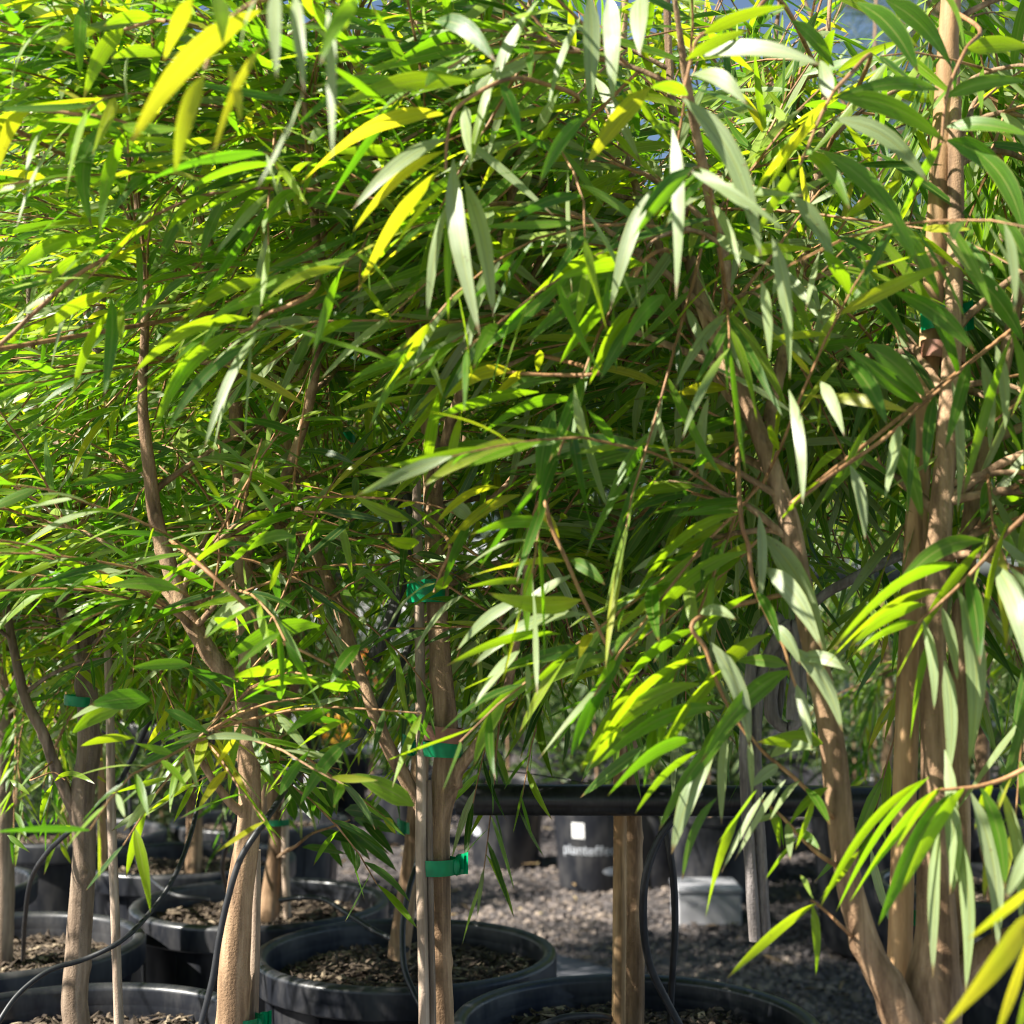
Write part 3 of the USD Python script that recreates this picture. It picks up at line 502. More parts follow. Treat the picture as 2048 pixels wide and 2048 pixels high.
F = Tree('potted_tree', 'tree in the middle pot, its thin trunk leaning behind the staked one', at(800, 1910, 2.2), 4)
F.stem([(798, 1915, 2.2), (812, 1800, 2.19), (830, 1660, 2.18), (842, 1500, 2.17), (848, 1300, 2.15), (828, 1150, 2.1), (790, 1050, 2.05), (742, 940, 2.0), (692, 862, 1.95), (650, 800, 1.93), (600, 690, 1.9), (580, 450, 1.9), (560, 200, 1.9), (550, -50, 1.9)], [.019, .0165, .015, .0145, .014, .013, .0125, .0115, .011, .010, .008, .006, .005, .003], sides=12)
F.stem([(848, 1280, 2.15), (900, 1100, 2.2), (930, 900, 2.2), (920, 650, 2.2), (900, 350, 2.2), (880, 50, 2.2)], [.011, .010, .009, .007, .005, .003], 'limb', 10)
F.stem([(640, 790, 1.93), (690, 640, 1.97), (740, 480, 2.0), (760, 250, 2.0), (770, 0, 2.0)], [.008, .007, .006, .005, .003], 'limb', 9)

E = Tree('potted_tree', 'small tree with green tie in the pot behind the mulched one', at(540, 1835, 2.61), 5)
E.stem([(538, 1840, 2.61), (545, 1760, 2.61), (553, 1680, 2.61), (549, 1600, 2.61), (545, 1450, 2.61), (540, 1300, 2.61), (522, 1100, 2.6), (530, 800, 2.6), (540, 500, 2.6), (550, 150, 2.6), (550, -100, 2.6)], [.021, .018, .0155, .0145, .014, .0135, .012, .010, .008, .005, .003], sides=12)
E.stem([(548, 1500, 2.61), (595, 1350, 2.5), (610, 1200, 2.4), (590, 1050, 2.35), (640, 930, 2.3), (660, 700, 2.25)], [.010, .009, .008, .008, .007, .004], 'limb', 10)
E.stem([(550, 1720, 2.61), (575, 1700, 2.55), (592, 1692, 2.5)], [.004, .003, .0025], 'limb', 7)
D = Tree('potted_tree', 'tree with a thin pinkish trunk in the pot with the sunlit grey rim', at(388, 1750, 3.12), 6)
D.stem([(388, 1755, 3.12), (388, 1600, 3.12), (380, 1450, 3.12), (392, 1200, 3.12), (380, 900, 3.12), (360, 500, 3.12), (365, 0, 3.12)], [.02, .018, .017, .016, .013, .009, .004], sides=10)
B = Tree('potted_tree', 'tree with its trunk cut by the left edge', at(4, 1935, 2.26), 7, BARK_GREY)
B.stem([(4, 1940, 2.26), (8, 1700, 2.26), (4, 1560, 2.26), (8, 1400, 2.26), (0, 1200, 2.26), (-10, 900, 2.26), (0, 500, 2.26), (10, 0, 2.26)], [.018, .017, .0165, .015, .013, .011, .008, .004], sides=11)
G = Tree('potted_tree', 'tree behind the black pipe, orange stake against its trunk', at(1266, 2095, 1.8), 8)
G.stem([(1266, 2105, 1.8), (1270, 1900, 1.8), (1267, 1700, 1.8), (1258, 1500, 1.8), (1250, 1350, 1.8), (1236, 1200, 1.8), (1240, 1000, 1.8), (1262, 800, 1.8), (1272, 600, 1.8), (1256, 400, 1.8), (1240, 200, 1.8), (1250, 0, 1.8), (1255, -250, 1.8)], [.0135, .0128, .0125, .0125, .012, .0115, .011, .010, .009, .008, .007, .005, .003], sides=12)
G.stem([(1250, 1350, 1.8), (1185, 1150, 1.77), (1135, 950, 1.72), (1085, 700, 1.65), (1065, 400, 1.6), (1060, 100, 1.55)], [.008, .007, .0065, .0055, .004, .002], 'limb', 9)
G.stem([(1240, 1230, 1.8), (1330, 1020, 1.75), (1362, 820, 1.7), (1352, 500, 1.65), (1340, 200, 1.6)], [.008, .007, .006, .005, .002], 'limb', 9)
G.stem([(1262, 800, 1.8), (1420, 560, 1.85), (1520, 300, 1.9), (1560, 0, 1.9)], [.007, .006, .005, .003], 'limb', 9)

R = Tree('potted_tree', 'thick trunked tree on the right, forking low, with long drooping leaves', at(1868, 2480, 1.1), 9)
R.stem([(1868, 2480, 1.1), (1862, 2200, 1.1), (1858, 2048, 1.1), (1866, 1960, 1.1), (1874, 1850, 1.1), (1866, 1650, 1.1), (1872, 1550, 1.1), (1868, 1400, 1.1), (1866, 1250, 1.1), (1880, 1050, 1.11), (1896, 850, 1.12), (1906, 650, 1.13), (1912, 400, 1.14), (1908, 200, 1.15), (1904, 0, 1.16), (1900, -250, 1.16)],
       [.031, .028, .0255, .0225, .0175, .0135, .0125, .0110, .0105, .010, .009, .008, .007, .006, .005, .003], sides=18)
R.stem([(1850, 2110, 1.095), (1800, 2030, 1.085), (1782, 1985, 1.08), (1742, 1910, 1.08), (1706, 1800, 1.08), (1688, 1700, 1.08), (1676, 1600, 1.08), (1666, 1500, 1.08), (1650, 1400, 1.08), (1628, 1300, 1.08), (1603, 1180, 1.09), (1580, 1050, 1.10), (1548, 950, 1.11), (1515, 860, 1.12), (1480, 780, 1.13), (1440, 700, 1.14), (1408, 620, 1.15), (1376, 500, 1.16), (1360, 350, 1.17), (1340, 150, 1.17), (1330, -100, 1.17)],
       [.019, .016, .0142, .0120, .0108, .0102, .0104, .0102, .0099, .0095, .0091, .0086, .0082, .0078, .0074, .007, .0064, .0056, .0046, .0038, .003], 'limb', 14)
R.stem([(1885, 2060, 1.13), (1908, 1920, 1.14), (1916, 1700, 1.15), (1916, 1400, 1.16), (1926, 1200, 1.17), (1948, 1000, 1.18), (1992, 800, 1.18), (2035, 600, 1.17), (2090, 350, 1.15)], [.014, .0115, .0105, .0095, .009, .008, .007, .006, .003], 'limb', 12)
R.stem([(1900, 1975, 1.12), (1950, 1915, 1.12), (2010, 1880, 1.11), (2080, 1850, 1.1)], [.012, .009, .0085, .007], 'limb', 10)
R.stem([(1550, 960, 1.11), (1535, 880, 1.13), (1560, 740, 1.16), (1600, 560, 1.2), (1640, 300, 1.22), (1660, 0, 1.22)], [.0075, .0065, .006, .005, .004, .002], 'limb', 9)
R.stem([(1440, 700, 1.14), (1455, 560, 1.12), (1420, 400, 1.08), (1380, 200, 1.02), (1350, 0, 0.98)], [.006, .0055, .0045, .004, .002], 'limb', 9)
R.stem([(1520, 865, 1.12), (1440, 760, 1.18), (1380, 640, 1.22), (1290, 420, 1.25), (1210, 200, 1.28), (1130, 0, 1.3)], [.006, .0055, .005, .004, .0035, .002], 'limb', 9)
def back_tree(label, key, p, seed, hgt=2.5, r=.017, fork=1.05):
    t = Tree('potted_tree', label, (p[0], p[1], 0.44), seed, BARK)
    rg = np.random.default_rng(seed); q = np.array([p[0], p[1], 0.43]); pts = [q.copy()]
    for k in range(7): q = q + np.array([rg.normal(0, .025), rg.normal(0, .025), hgt / 7]); pts.append(q.copy())
    t.stem(pts, np.linspace(r, .004, 8), depth='x')
    for k in range(3):
        q = pts[2 + k // 2].copy(); a = rg.uniform(0, 6.28); pp = [q.copy()]
        for j in range(5): q = q + np.array([math.cos(a) * .1, math.sin(a) * .1, 0.24]); pp.append(q.copy())
        t.stem(pp, np.linspace(r * .5, .003, 6), 'limb', 8, depth='x')
    return t
C = back_tree('tree left of the frame edge, its light leaves crossing the upper left', 'C', POTS['C'], 21)
K = back_tree('tree in the tall shaded pot at the back left', 'K', POTS['K'], 22, 2.6)
K2 = back_tree('tree in the shaded pot at the back, right of the yellow cane', 'K2', POTS['K2'], 23, 2.6)
J = back_tree('tree in the shaded pot behind the fork of the right tree', 'J', POTS['J'], 26, 2.0)
P1 = back_tree('tree in the left one of the two big pots standing on the gravel', 'P1', POTS['P1'], 24, 2.9)
P2 = back_tree('tree in the right one of the two big pots standing on the gravel', 'P2', POTS['P2'], 25, 2.9)

# crowns
LB = (-0.5, -0.05, -0.02)
H.grow(19, 1.22, 1.56, (0.2, 0.36), LB, ymin=1.14, droop=.25, sun_tint=.04)
H.grow(5, 1.0, 1.2, (0.12, 0.26), LB, L=(0.05, 0.085), ymin=1.3, twigs=4, droop=.4, az=(0.2, 2.9))
H.grow(6, 1.02, 1.25, (0.15, 0.32), (0.35, 0.1, -0.05), ymin=1.3, twigs=5, az=(0.0, 1.4), stems=[0, 2], droop=.5)
T2.grow(19, 1.18, 1.58, (0.2, 0.45), LB, ymin=1.12, droop=.45, sun_tint=.06)
T2.grow(10, 0.96, 1.16, (0.12, 0.28), LB, L=(0.05, 0.085), ymin=1.2, twigs=5, droop=.6)
L.grow(34, 1.02, 1.72, (0.2, 0.5), LB, ymin=1.3, droop=.6, sun_tint=.08)
L.grow(7, 0.97, 1.1, (0.12, 0.26), LB, L=(.045, .08), ymin=1.5, droop=.6, twigs=6, sun_tint=.05)
F.grow(38, 1.15, 1.88, (0.25, 0.55), LB, droop=.7, sun_tint=.06)
E.grow(40, 1.08, 2.05, (0.3, 0.6), LB, droop=.7, sun_tint=.05)
E.grow(7, 0.82, 1.0, (0.15, 0.3), (-0.1, -.1, -.3), twigs=5, pale=0.05)
D.grow(48, 1.0, 2.35, (0.3, 0.65), LB)
B.grow(30, 0.96, 1.85, (0.25, 0.55), LB, sun_tint=.10)
B.grow(14, 0.86, 1.05, (0.15, 0.4), (0.1, -.1, -.1), L=(.045, .085), twigs=7, sun_tint=.08, az=(-1.2, 1.2))
G.grow(44, 1.06, 1.86, (0.25, 0.5), (-0.5, -0.1, 0), ymin=1.35, droop=.5, sun_tint=.08)
G.grow(14, 0.92, 1.1, (0.15, 0.35), (-0.2, -0.2, -0.2), ymin=1.4, twigs=6)
R.grow(26, 1.1, 1.6, (0.2, 0.42), (0.15, 0, -0.35), L=(0.075, 0.125), W=(0.008, 0.0115), ymin=0.95, pale=0.35, stems=[0, 2, 4], az=(-0.6, 2.6))
R.grow(15, 1.16, 1.6, (0.16, 0.32), (-0.4, 0, -0.05), droop=.45, L=(0.075, 0.12), W=(0.0075, 0.011), ymin=0.98, pale=0.25, stems=[1, 5, 6], az=(0.2, 3.8), sun_tint=.06)
R.grow(2, 1.25, 1.5, (0.10, 0.20), (-0.1, -.1, -0.5), L=(0.07, 0.115), W=(0.007, 0.0105), ymin=0.96, pale=0.25, stems=[1, 4, 5], az=(3.3, 6.0), twigs=4)
R.grow(4, 1.2, 1.52, (0.10, 0.22), (0.1, -.1, -0.5), L=(0.08, 0.125), W=(0.008, 0.0115), ymin=0.94, pale=0.3, stems=[0, 2], az=(3.3, 6.0), twigs=4)
T2.grow(3, 0.84, 1.0, (0.06, 0.12), (-0.2, .05, .1), L=(0.045, 0.08), W=(.007, .0105), ymin=1.15, twigs=5, droop=.7, stems=[2], sun_tint=.06)
T2.grow(3, 1.04, 1.16, (0.08, 0.16), (-0.1, .1, .05), L=(0.05, 0.09), ymin=1.2, twigs=5, droop=.6, az=(-.6, 2.2))
L.grow(6, 0.93, 1.06, (0.10, 0.2), (-.2, .05, .05), L=(.045, .08), ymin=1.5, twigs=6, sun_tint=.08)
D.grow(14, 0.84, 1.05, (0.2, 0.45), (0, -.1, -.1), L=(.05, .09), twigs=7)
E.grow(8, 0.95, 1.1, (0.2, 0.4), (0, -.05, -.05), L=(.05, .09), twigs=6)
R.grow(4, 1.06, 1.2, (0.07, 0.14), (-0.3, -.05, .05), L=(0.06, 0.10), W=(.0085, .012), ymin=0.99, twigs=3, droop=.45, stems=[1], az=(1.8, 3.6), sun_tint=.08, pale=.12)
R.grow(6, 1.04, 1.22, (0.10, 0.2), (0.1, -.05, -.4), L=(0.08, 0.12), W=(.0085, .012), ymin=0.93, twigs=4, stems=[0, 2], az=(-1.4, 1.2), pale=.3, sun_tint=.05)
C.grow(30, 0.95, 2.1, (0.3, 0.6), LB, twigs=7, sun_tint=.10)
C.grow(16, 0.86, 1.2, (0.3, 0.6), (.3, 0, -.1), L=(.045, .09), twigs=8, sun_tint=.08, az=(-1.0, 0.8))
for t in (K, K2): t.grow(60, 0.95, 2.7, (0.3, 0.75), LB, twigs=7)
for t in (P1, P2): t.grow(95, 0.85, 2.2, (0.35, 0.8), (0.1, 0, -0.2), twigs=8)
J.grow(64, 0.92, 1.9, (0.25, 0.6), (-0.1, 0, -0.2), twigs=8, pale=.12)

# ------------------------------------------------------------------ sprays that the photograph shows leaf by leaf
R.spray(1.04, [(1481, 1024), (1497, 1093), (1507, 1167), (1539, 1241), (1566, 1289), (1581, 1342), (1592, 1374)], '''
1478 1027 1264 1201 27 y .13
1494 1103 1264 1305 32 y .12
1505 1188 1314 1390 28 y .10
1518 1029 1518 1220 19 p .03
1523 1066 1656 1331 46 p .08
1529 1135 1645 1300 38 p .08
1539 1268 1380 1440 33 y .12
1575 1332 1470 1322 24 g .06
1581 1342 1401 1527 38 g .10
1581 1294 1685 1464 30 p .10
1592 1321 1708 1345 26 p .12
1592 1368 1624 1501 22 p .03
1540 1250 1600 1330 24 p .1
1512 1180 1560 1290 22 g .05''', root=at(1470, 790, 1.13))
R.spray(1.02, [(1396, 1236), (1412, 1300), (1438, 1374), (1465, 1427), (1500, 1480)], '''
1391 1257 1205 1443 36 y .12
1410 1312 1188 1510 40 y .13
1399 1368 1160 1534 36 y .12
1444 1416 1195 1530 30 g .12
1400 1226 1472 1240 28 p .10
1420 1284 1500 1500 32 p .08
1454 1331 1325 1500 30 y .08
1401 1500 1270 1628 21 y .10
1390 1480 1215 1592 28 g .12
1433 1500 1343 1708 36 p .07
1455 1460 1443 1650 20 p .03
1465 1464 1317 1662 26 g .08
1433 1596 1364 1762 15 g .10
1481 1623 1410 1840 23 y .08
1513 1580 1433 1690 14 y .03
1531 1585 1443 1745 15 p .03
1571 1560 1470 1720 14 p .04
1430 1390 1300 1545 28 y .10
1470 1430 1390 1570 24 g .10
1500 1475 1505 1600 18 p .02''', root=at(1600, 1180, 1.09))
R.spray(1.05, [(1645, 1612), (1592, 1559), (1529, 1506), (1500, 1470)], '''
1645 1487 1515 1484 36 y .05
1655 1575 1575 1655 30 y .10
1630 1600 1590 1700 24 y .06
1560 1530 1500 1575 22 p .05
1540 1515 1640 1500 28 p .12
1610 1575 1660 1650 20 g .05
1600 1560 1540 1640 20 p .05''', root=at(1670, 1640, 1.08))
R.spray(1.05, [(1640, 1710), (1603, 1676), (1560, 1630), (1518, 1596)], '''
1600 1670 1530 1760 16 y .06
1590 1660 1640 1700 18 g .1
1575 1645 1580 1720 16 p .03
1560 1630 1500 1650 14 p .05
1540 1615 1560 1700 18 y .05''', root=at(1680, 1735, 1.08))
R.spray(1.04, [(1680, 1850), (1660, 1830), (1634, 1808), (1622, 1800)], '''
1634 1806 1454 1957 27 y .06
1624 1808 1632 1952 18 y .02
1640 1800 1720 1700 30 y .04
1628 1800 1600 1750 16 p .04''', root=at(1706, 1875, 1.08), r=(.0016, .001))
R.spray(1.0, [(2070, 1010), (2010, 1070), (1963, 1125), (1889, 1199), (1846, 1236), (1830, 1257)], '''
1920 1130 1660 1305 38 y .12
1884 1180 1640 1345 34 y .12
1851 1209 1698 1295 29 y .10
1835 1245 1705 1310 22 y .10
1968 1082 1783 1190 32 g .14
1968 1087 1820 1300 24 y .05
2016 1045 1963 1278 25 y .06
1884 1215 1915 1363 25 p .06
1915 1178 1936 1543 38 p .06
1990 1130 2060 1350 40 p .08
1850 1250 1790 1360 16 y .05
1862 1273 1820 1485 21 y .05
1889 1321 1896 1560 28 p .03
1890 1500 1900 1790 28 p .03
1942 1350 2048 1475 16 p .05
1846 1240 1868 1420 20 p .04
1935 1150 1960 1330 30 g .04''', root=at(2120, 930, 1.1))
R.spray(0.98, [(2090, 1515), (2016, 1554), (1958, 1572), (1905, 1578), (1868, 1580)], '''
1857 1554 1672 1824 38 y .08
1884 1575 1698 1806 40 y .07
1905 1586 1756 1852 42 g .06
1846 1560 1640 1815 30 y .10
1930 1575 1800 1790 34 y .08
1984 1560 1950 1660 26 y .08
2027 1543 1968 1800 38 Y .08
1895 1586 1905 1790 30 p .03
1910 1650 1931 1985 36 p .04
1942 1586 1995 1900 32 p .05
1880 1640 1866 1955 27 p .03
1960 1572 2010 1780 28 g .05
2000 1570 2040 1850 30 p .05
1875 1580 1790 1700 26 y .08''', root=at(2140, 1480, 1.1))
R.spray(0.78, [(2120, 1740), (2080, 1790), (2060, 1850)], '''
2066 1780 1934 1880 36 Y .05
2075 1820 1876 2066 54 Y .03
2062 1860 1990 2080 46 Y .04
2070 1900 2030 2090 40 y .04
2100 1650 2010 1800 28 p .05''', root=at(2200, 1650, 1.0))
R.spray(1.02, [(1608, 986), (1687, 933), (1772, 874), (1836, 816), (1904, 758), (1957, 710), (2048, 646), (2110, 600)], '''
2032 652 1926 996 32 y .05
2021 657 2048 943 30 y .04
1904 763 1915 1024 19 p .03
1830 827 1814 1040 14 g .02
1963 715 1979 900 22 p .03
1846 805 1687 690 34 g -.04
1782 874 1845 1040 34 g .05
1687 954 1751 827 14 y .05
1740 900 1640 1010 22 g .06
1650 960 1560 1040 20 y .06
1700 930 1730 1080 22 p .04
1800 850 1770 1000 24 p .03
1870 790 1850 950 24 g .04
1940 725 1890 900 26 g .04
1990 690 2010 860 24 p .04''', root=at(2150, 560, 1.1), r=(.0019, .001))
R.spray(0.92, [(1560, 0, .1), (1500, 30, .05), (1406, 69), (1385, 110), (1364, 196)], '''
1406 69 1576 11 30 y .05
1406 111 1642 130 36 p .06
1364 196 1523 519 40 p .08
1345 255 1352 600 30 p .02
1380 150 1495 210 34 p .1
1375 190 1300 175 24 y .05
1372 120 1500 60 26 y .05''', root=at(1640, 150, 1.22))
R.spray(0.95, [(1740, 120, .08), (1690, 160), (1655, 205), (1600, 330)], '''
1650 207 1533 381 46 Y .04
1630 250 1500 400 40 Y .05
1666 238 1857 366 34 p .10
1676 196 1894 286 38 g .08
1586 392 1671 545 34 p .06
1645 302 1840 540 40 g .07
1544 472 1580 760 28 p .03
1578 780 1605 1010 24 p .03
1523 562 1539 720 26 p .03
1660 200 1640 120 30 p .03
1600 330 1510 480 26 y .05
1610 300 1700 420 28 g .05''', root=at(1640, 330, 1.22))
R.spray(1.0, [(1960, 60, .05), (1931, 100), (1894, 190), (1883, 286)], '''
1883 286 1793 448 31 y .04
1714 5 1836 145 50 g .05
1772 0 1906 140 50 g .06
1581 42 1668 134 35 g .05
1894 281 2030 385 42 g .08
1878 180 1660 200 30 g .05
1888 196 2060 162 30 g .05
1894 254 2060 272 32 g .05
1931 100 2060 95 34 y .04
1888 -5 1928 98 30 y .04
1788 583 1950 704 40 g .07
1687 715 1774 850 36 g .05
1730 689 1853 797 40 g .05
1640 763 1689 872 25 p .04
1840 590 1920 760 36 g .05
1760 430 1880 600 40 g .06
1700 560 1820 690 36 g .06
1930 540 2050 690 38 g .06
1990 430 2070 600 34 g .05
1950 300 2050 470 40 g .06''', root=at(1905, 20, 1.16))
H.spray(0.95, [(1156, 201, .1), (1077, 164, .05), (1013, 159), (939, 196), (907, 228), (894, 281), (891, 339)], '''
886 228 600 368 44 Y .10
939 164 669 214 36 y .06
894 276 703 421 34 p .05
889 302 706 463 28 Y .06
880 340 717 580 34 Y .05
907 318 960 672 40 p -.03
902 392 854 638 28 p .03
902 403 897 643 20 y .02
928 360 987 633 42 p .05
897 371 791 490 16 y .04
929 212 944 341 30 p .02
1077 0 970 202 34 p .03
1000 165 1040 290 26 g .05
1172 233 1077 373 26 g .06
1300 175 1172 331 44 Y .05
1178 -10 1178 230 34 p .02
1217 -10 1225 209 40 p .02
1162 32 1093 230 20 p .03
1280 -10 1280 110 44 p .02
1300 382 1220 622 34 p .03
870 42 992 124 36 g .08''', root=at(1040, 250, 1.18))
H.spray(1.03, [(1330, 500), (1290, 520), (1262, 570), (1230, 600)], '''
1247 509 1045 612 30 y .10
1300 562 1045 692 34 g .10
1262 572 1119 728 40 y .07
1268 615 1178 770 36 y .06
1290 530 1110 560 30 y .05
1280 640 1200 760 28 g .05
1240 560 1080 600 28 g .08
1330 590 1240 700 30 g .06''', root=at(1370, 520, 1.16))
H.spray(1.05, [(1190, 740), (1109, 750), (1024, 745), (1000, 742)], '''
1024 742 891 797 28 Y .12
1050 740 980 800 22 Y .03
1077 784 849 845 27 y .05
1109 821 1077 977 34 g .04
876 784 849 962 34 y .04
923 827 897 956 22 y .03
1120 760 940 830 24 g .10
1150 800 960 870 24 g .10
1080 700 1075 745 18 Y .05''', root=at(960, 680, 1.27))
H.spray(1.04, [(1085, 1000), (1103, 1056), (1130, 1114), (1162, 1188), (1194, 1252), (1225, 1310), (1268, 1363)], '''
1119 1098 926 1140 27 p .14
1130 1122 931 1156 25 Y .06
1060 1165 928 1176 15 y .06
1162 1199 976 1186 34 Y -.08
1178 1231 944 1333 30 p .12
1040 1204 913 1302 24 p .08
1120 1268 891 1333 20 y .08
1199 1300 981 1349 26 g .06
1230 1347 1077 1519 15 p .03
1180 1275 1040 1400 17 y .04
1283 1363 1162 1545 40 y .06
1280 1420 1180 1530 34 y .06
1082 1024 1119 1082 22 Y .03
1040 1300 950 1410 26 p .04
1055 1320 1056 1440 17 p .02
1062 1120 1055 1280 18 y .03
1110 1060 940 1070 24 g .12
1150 1150 1000 1260 24 p .06
1200 1290 1260 1390 22 p .06
1140 1120 1210 1170 24 g .06''', root=at(1060, 1050, 1.25))
H.spray(1.14, [(900, 1090), (880, 1150), (868, 1185)], '''
870 1167 772 1264 23 p .10
934 1188 828 1307 23 p .08
905 1160 868 1180 26 y .10
890 1010 950 1050 30 p .12
828 1612 703 1548 38 y .04
1000 975 870 1050 22 Y .12
1040 990 880 1110 24 Y .10
838 1085 770 1075 24 y -.04
818 1040 708 990 27 y -.04
820 955 712 945 22 y .05''', root=at(868, 1050, 1.37))
T2.spray(1.12, [(400, 1130), (500, 1220), (520, 1265), (600, 1300), (660, 1330)], '''
360 1180 212 1172 25 g .06
641 1252 450 1322 36 g .12
500 1210 430 1260 22 p .08
470 1075 370 1145 16 y .06
590 1075 490 1105 22 g .14
475 1260 425 1236 22 y .03
585 1330 520 1333 20 y .04
244 1416 143 1469 32 y .08
270 1475 160 1493 30 y .07
230 1405 140 1440 20 p .05
382 1330 260 1336 22 g .04
640 1370 505 1380 22 y .1
540 1180 565 1115 14 y .02
720 1290 660 1370 24 g .06
720 1375 640 1372 24 y .03
300 1400 180 1410 40 g .06
330 1420 420 1470 20 g .05
560 1590 620 1500 20 g .04
700 1480 600 1610 26 g .06
690 1440 590 1500 20 y .05
660 1420 570 1470 18 g .06''', root=at(340, 1080, 1.28))
E.spray(1.9, [(592, 1692), (623, 1668), (660, 1655), (700, 1640)], '''
708 1637 790 1665 22 d .04
724 1642 788 1710 20 d .04
703 1663 793 1742 22 d .05
682 1668 716 1742 19 d .03
605 1695 692 1708 17 d .05
650 1680 685 1735 16 d .04
640 1640 600 1560 22 d .03
690 1620 770 1640 24 d .06
660 1640 640 1560 24 d .04
700 1610 760 1660 20 d .06
680 1650 740 1720 20 d .04
640 1665 720 1690 18 d .05
720 1600 800 1660 20 d .05
590 1640 570 1570 20 d .04''', root=at(575, 1702, 2.5), r=(.003, .001))
T2.spray(1.04, [(-40, 705), (0, 689), (69, 625), (154, 551), (238, 498), (297, 440), (371, 403), (450, 382), (530, 376), (657, 382), (760, 400)], '''
222 588 69 686 25 y .08
222 594 207 797 25 g -.05
217 625 146 786 23 y .05
190 480 21 553 28 y .10
180 514 90 572 22 y .08
159 562 101 744 13 p .03
244 614 244 694 14 y .03
300 450 210 530 22 y .06
380 405 320 520 24 g .05
460 385 400 520 26 g .05
530 380 460 480 22 y .06
120 590 20 650 18 p .05
330 430 250 500 22 y .08
420 395 330 470 24 y .08
600 380 520 460 24 g .06''', root=at(800, 560, 1.36))
T2.spray(1.02, [(620, 590), (530, 630), (503, 655), (480, 665)], '''
498 636 265 749 28 y .11
477 662 307 866 30 y .12
503 668 488 903 22 p -.02
509 668 424 919 20 p .03
530 652 408 898 23 p .04
600 630 424 728 20 p .06
500 690 330 870 22 g .08
530 560 360 640 26 y .08
560 600 420 640 24 g .08
400 680 310 860 22 y .05
600 560 480 600 26 y .08''', root=at(650, 540, 1.24))
T2.spray(1.0, [(-30, 225), (0, 220), (69, 220), (154, 228), (228, 238), (290, 260)], '''
58 223 -5 347 30 Y .10
132 223 50 320 30 y .10
159 233 32 458 22 p .04
212 249 183 452 34 g .14
265 254 200 468 28 y .08
90 254 50 370 18 p .04
30 222 -20 300 26 Y .08
220 235 185 190 20 y .05
180 232 130 340 22 y .06''', root=at(300, 400, 1.23))
T2.spray(1.0, [(350, 45), (312, 42), (254, 58), (230, 70)], '''
307 37 206 53 24 y .06
286 58 265 251 22 p .08
249 58 167 198 32 y .05
165 5 160 157 25 g -.03
323 111 222 117 24 y .08
100 180 190 228 21 Y .06
330 50 300 190 22 y .05
200 60 100 110 24 y .08
120 40 20 160 26 p .06
60 60 20 200 22 p .04
380 90 350 200 26 g .05''', root=at(420, 60, 1.2))
T2.spray(0.75, [(760, -60), (640, -20), (560, -8), (500, 10), (440, 60), (410, 140)], '''
519 21 258 293 48 Y .06
408 150 348 352 34 Y .03
461 132 482 246 24 Y .04
385 -5 327 124 34 Y .05
525 90 424 320 17 Y .03
551 -20 553 158 28 p .03
590 -10 609 182 28 p .03
609 170 512 378 15 p -.05
655 20 665 320 25 p .02
519 -10 480 100 22 p .03
440 -5 445 90 36 y .04
700 -20 690 60 30 y .03
720 0 640 130 30 y .05''', root=at(900, -150, 1.0))
L.spray(1.6, [(60, 1560), (105, 1545), (130, 1560)], '''
105 1570 80 1650 11 y .1
110 1562 190 1568 14 y .14
20 1560 60 1590 10 y .04
15 1670 60 1705 10 g .03''', root=at(106, 1522, 1.73), r=(.0012, .0008))
for t, n in ((H, 7), (T2, 7), (R, 8), (G, 7), (L, 6), (F, 6), (E, 6), (D, 5), (B, 5), (C, 5), (K, 5), (K2, 5), (P1, 5), (P2, 5), (J, 6)): t.finish(n)

# ------------------------------------------------------------------ stakes
def stake(px, rad, mat, label, sides=9, rough=0.12, n=40, name='stake'):
    return single(name, tube(np.array([at(*p) for p in px]), rad, sides, n=n, rough=rough, freq=18, seed=len(USED)), mat, label, 'stake', smooth=60)
stake([(846, 2440, 1.32), (848, 2048, 1.32), (842, 1700, 1.33), (842, 1500, 1.33), (838, 1200, 1.345), (832, 955, 1.35)], [.0062, .0058, .0056, .0056, .0054, .005], STAKE_GREY, 'slim grey brown stake tied to the left of the middle trunk')
stake([(868, 2440, 1.32), (866, 2048, 1.325), (861, 1800, 1.33), (858, 1560, 1.335)], [.0035, .0034, .0034, .003], STAKE_GREY, 'very thin cane squeezed between the middle trunk and its stake', 7)
stake([(1788, 2440, 1.155), (1795, 2048, 1.155), (1803, 1800, 1.155), (1812, 1500, 1.155), (1832, 1050, 1.155), (1862, 650, 1.155), (1898, 60, 1.155), (1912, -150, 1.155)], [.0115, .011, .0105, .0105, .0100, .0098, .0095, .009], STAKE, 'long orange brown stake standing behind the fork of the right tree', 12, 0.06, 60)
stake([(1237, 2100, 1.765), (1240, 1640, 1.765), (1237, 1300, 1.77), (1232, 1150, 1.77)], [.0092, .009, .0088, .0085], STAKE, 'orange split wood stake beside the trunk right of the middle, under the black pipe', 8, 0.16)
stake([(241, 2130, 1.68), (236, 2000, 1.68), (229, 1800, 1.68), (222, 1600, 1.68), (220, 1430, 1.68), (214, 1250, 1.68)], [.0062, .006, .006, .0056, .0055, .005], STAKE_GREY, 'thin crooked reddish grey stake right of the front left trunk', 8, 0.14)
stake([(492, 2440, 1.325), (505, 2048, 1.325), (510, 1850, 1.33), (512, 1700, 1.335)], [.006, .0055, .0052, .0048], STAKE_GREY, 'grey stake pressed against the right side of the hose draped trunk', 8)
stake([(207, 1760, 3.0), (205, 1640, 3.0), (204, 1540, 3.0), (202, 1350, 3.0)], [.010, .010, .0098, .0095], STAKE, 'yellow cane behind the front left trunk, standing among the shaded pots', 8)
stake([(575, 1835, 2.6), (570, 1700, 2.6), (572, 1560, 2.6)], [.008, .0078, .0075], STAKE_GREY, 'short pale stake beside the small trunk with the green tie at the back', 8)

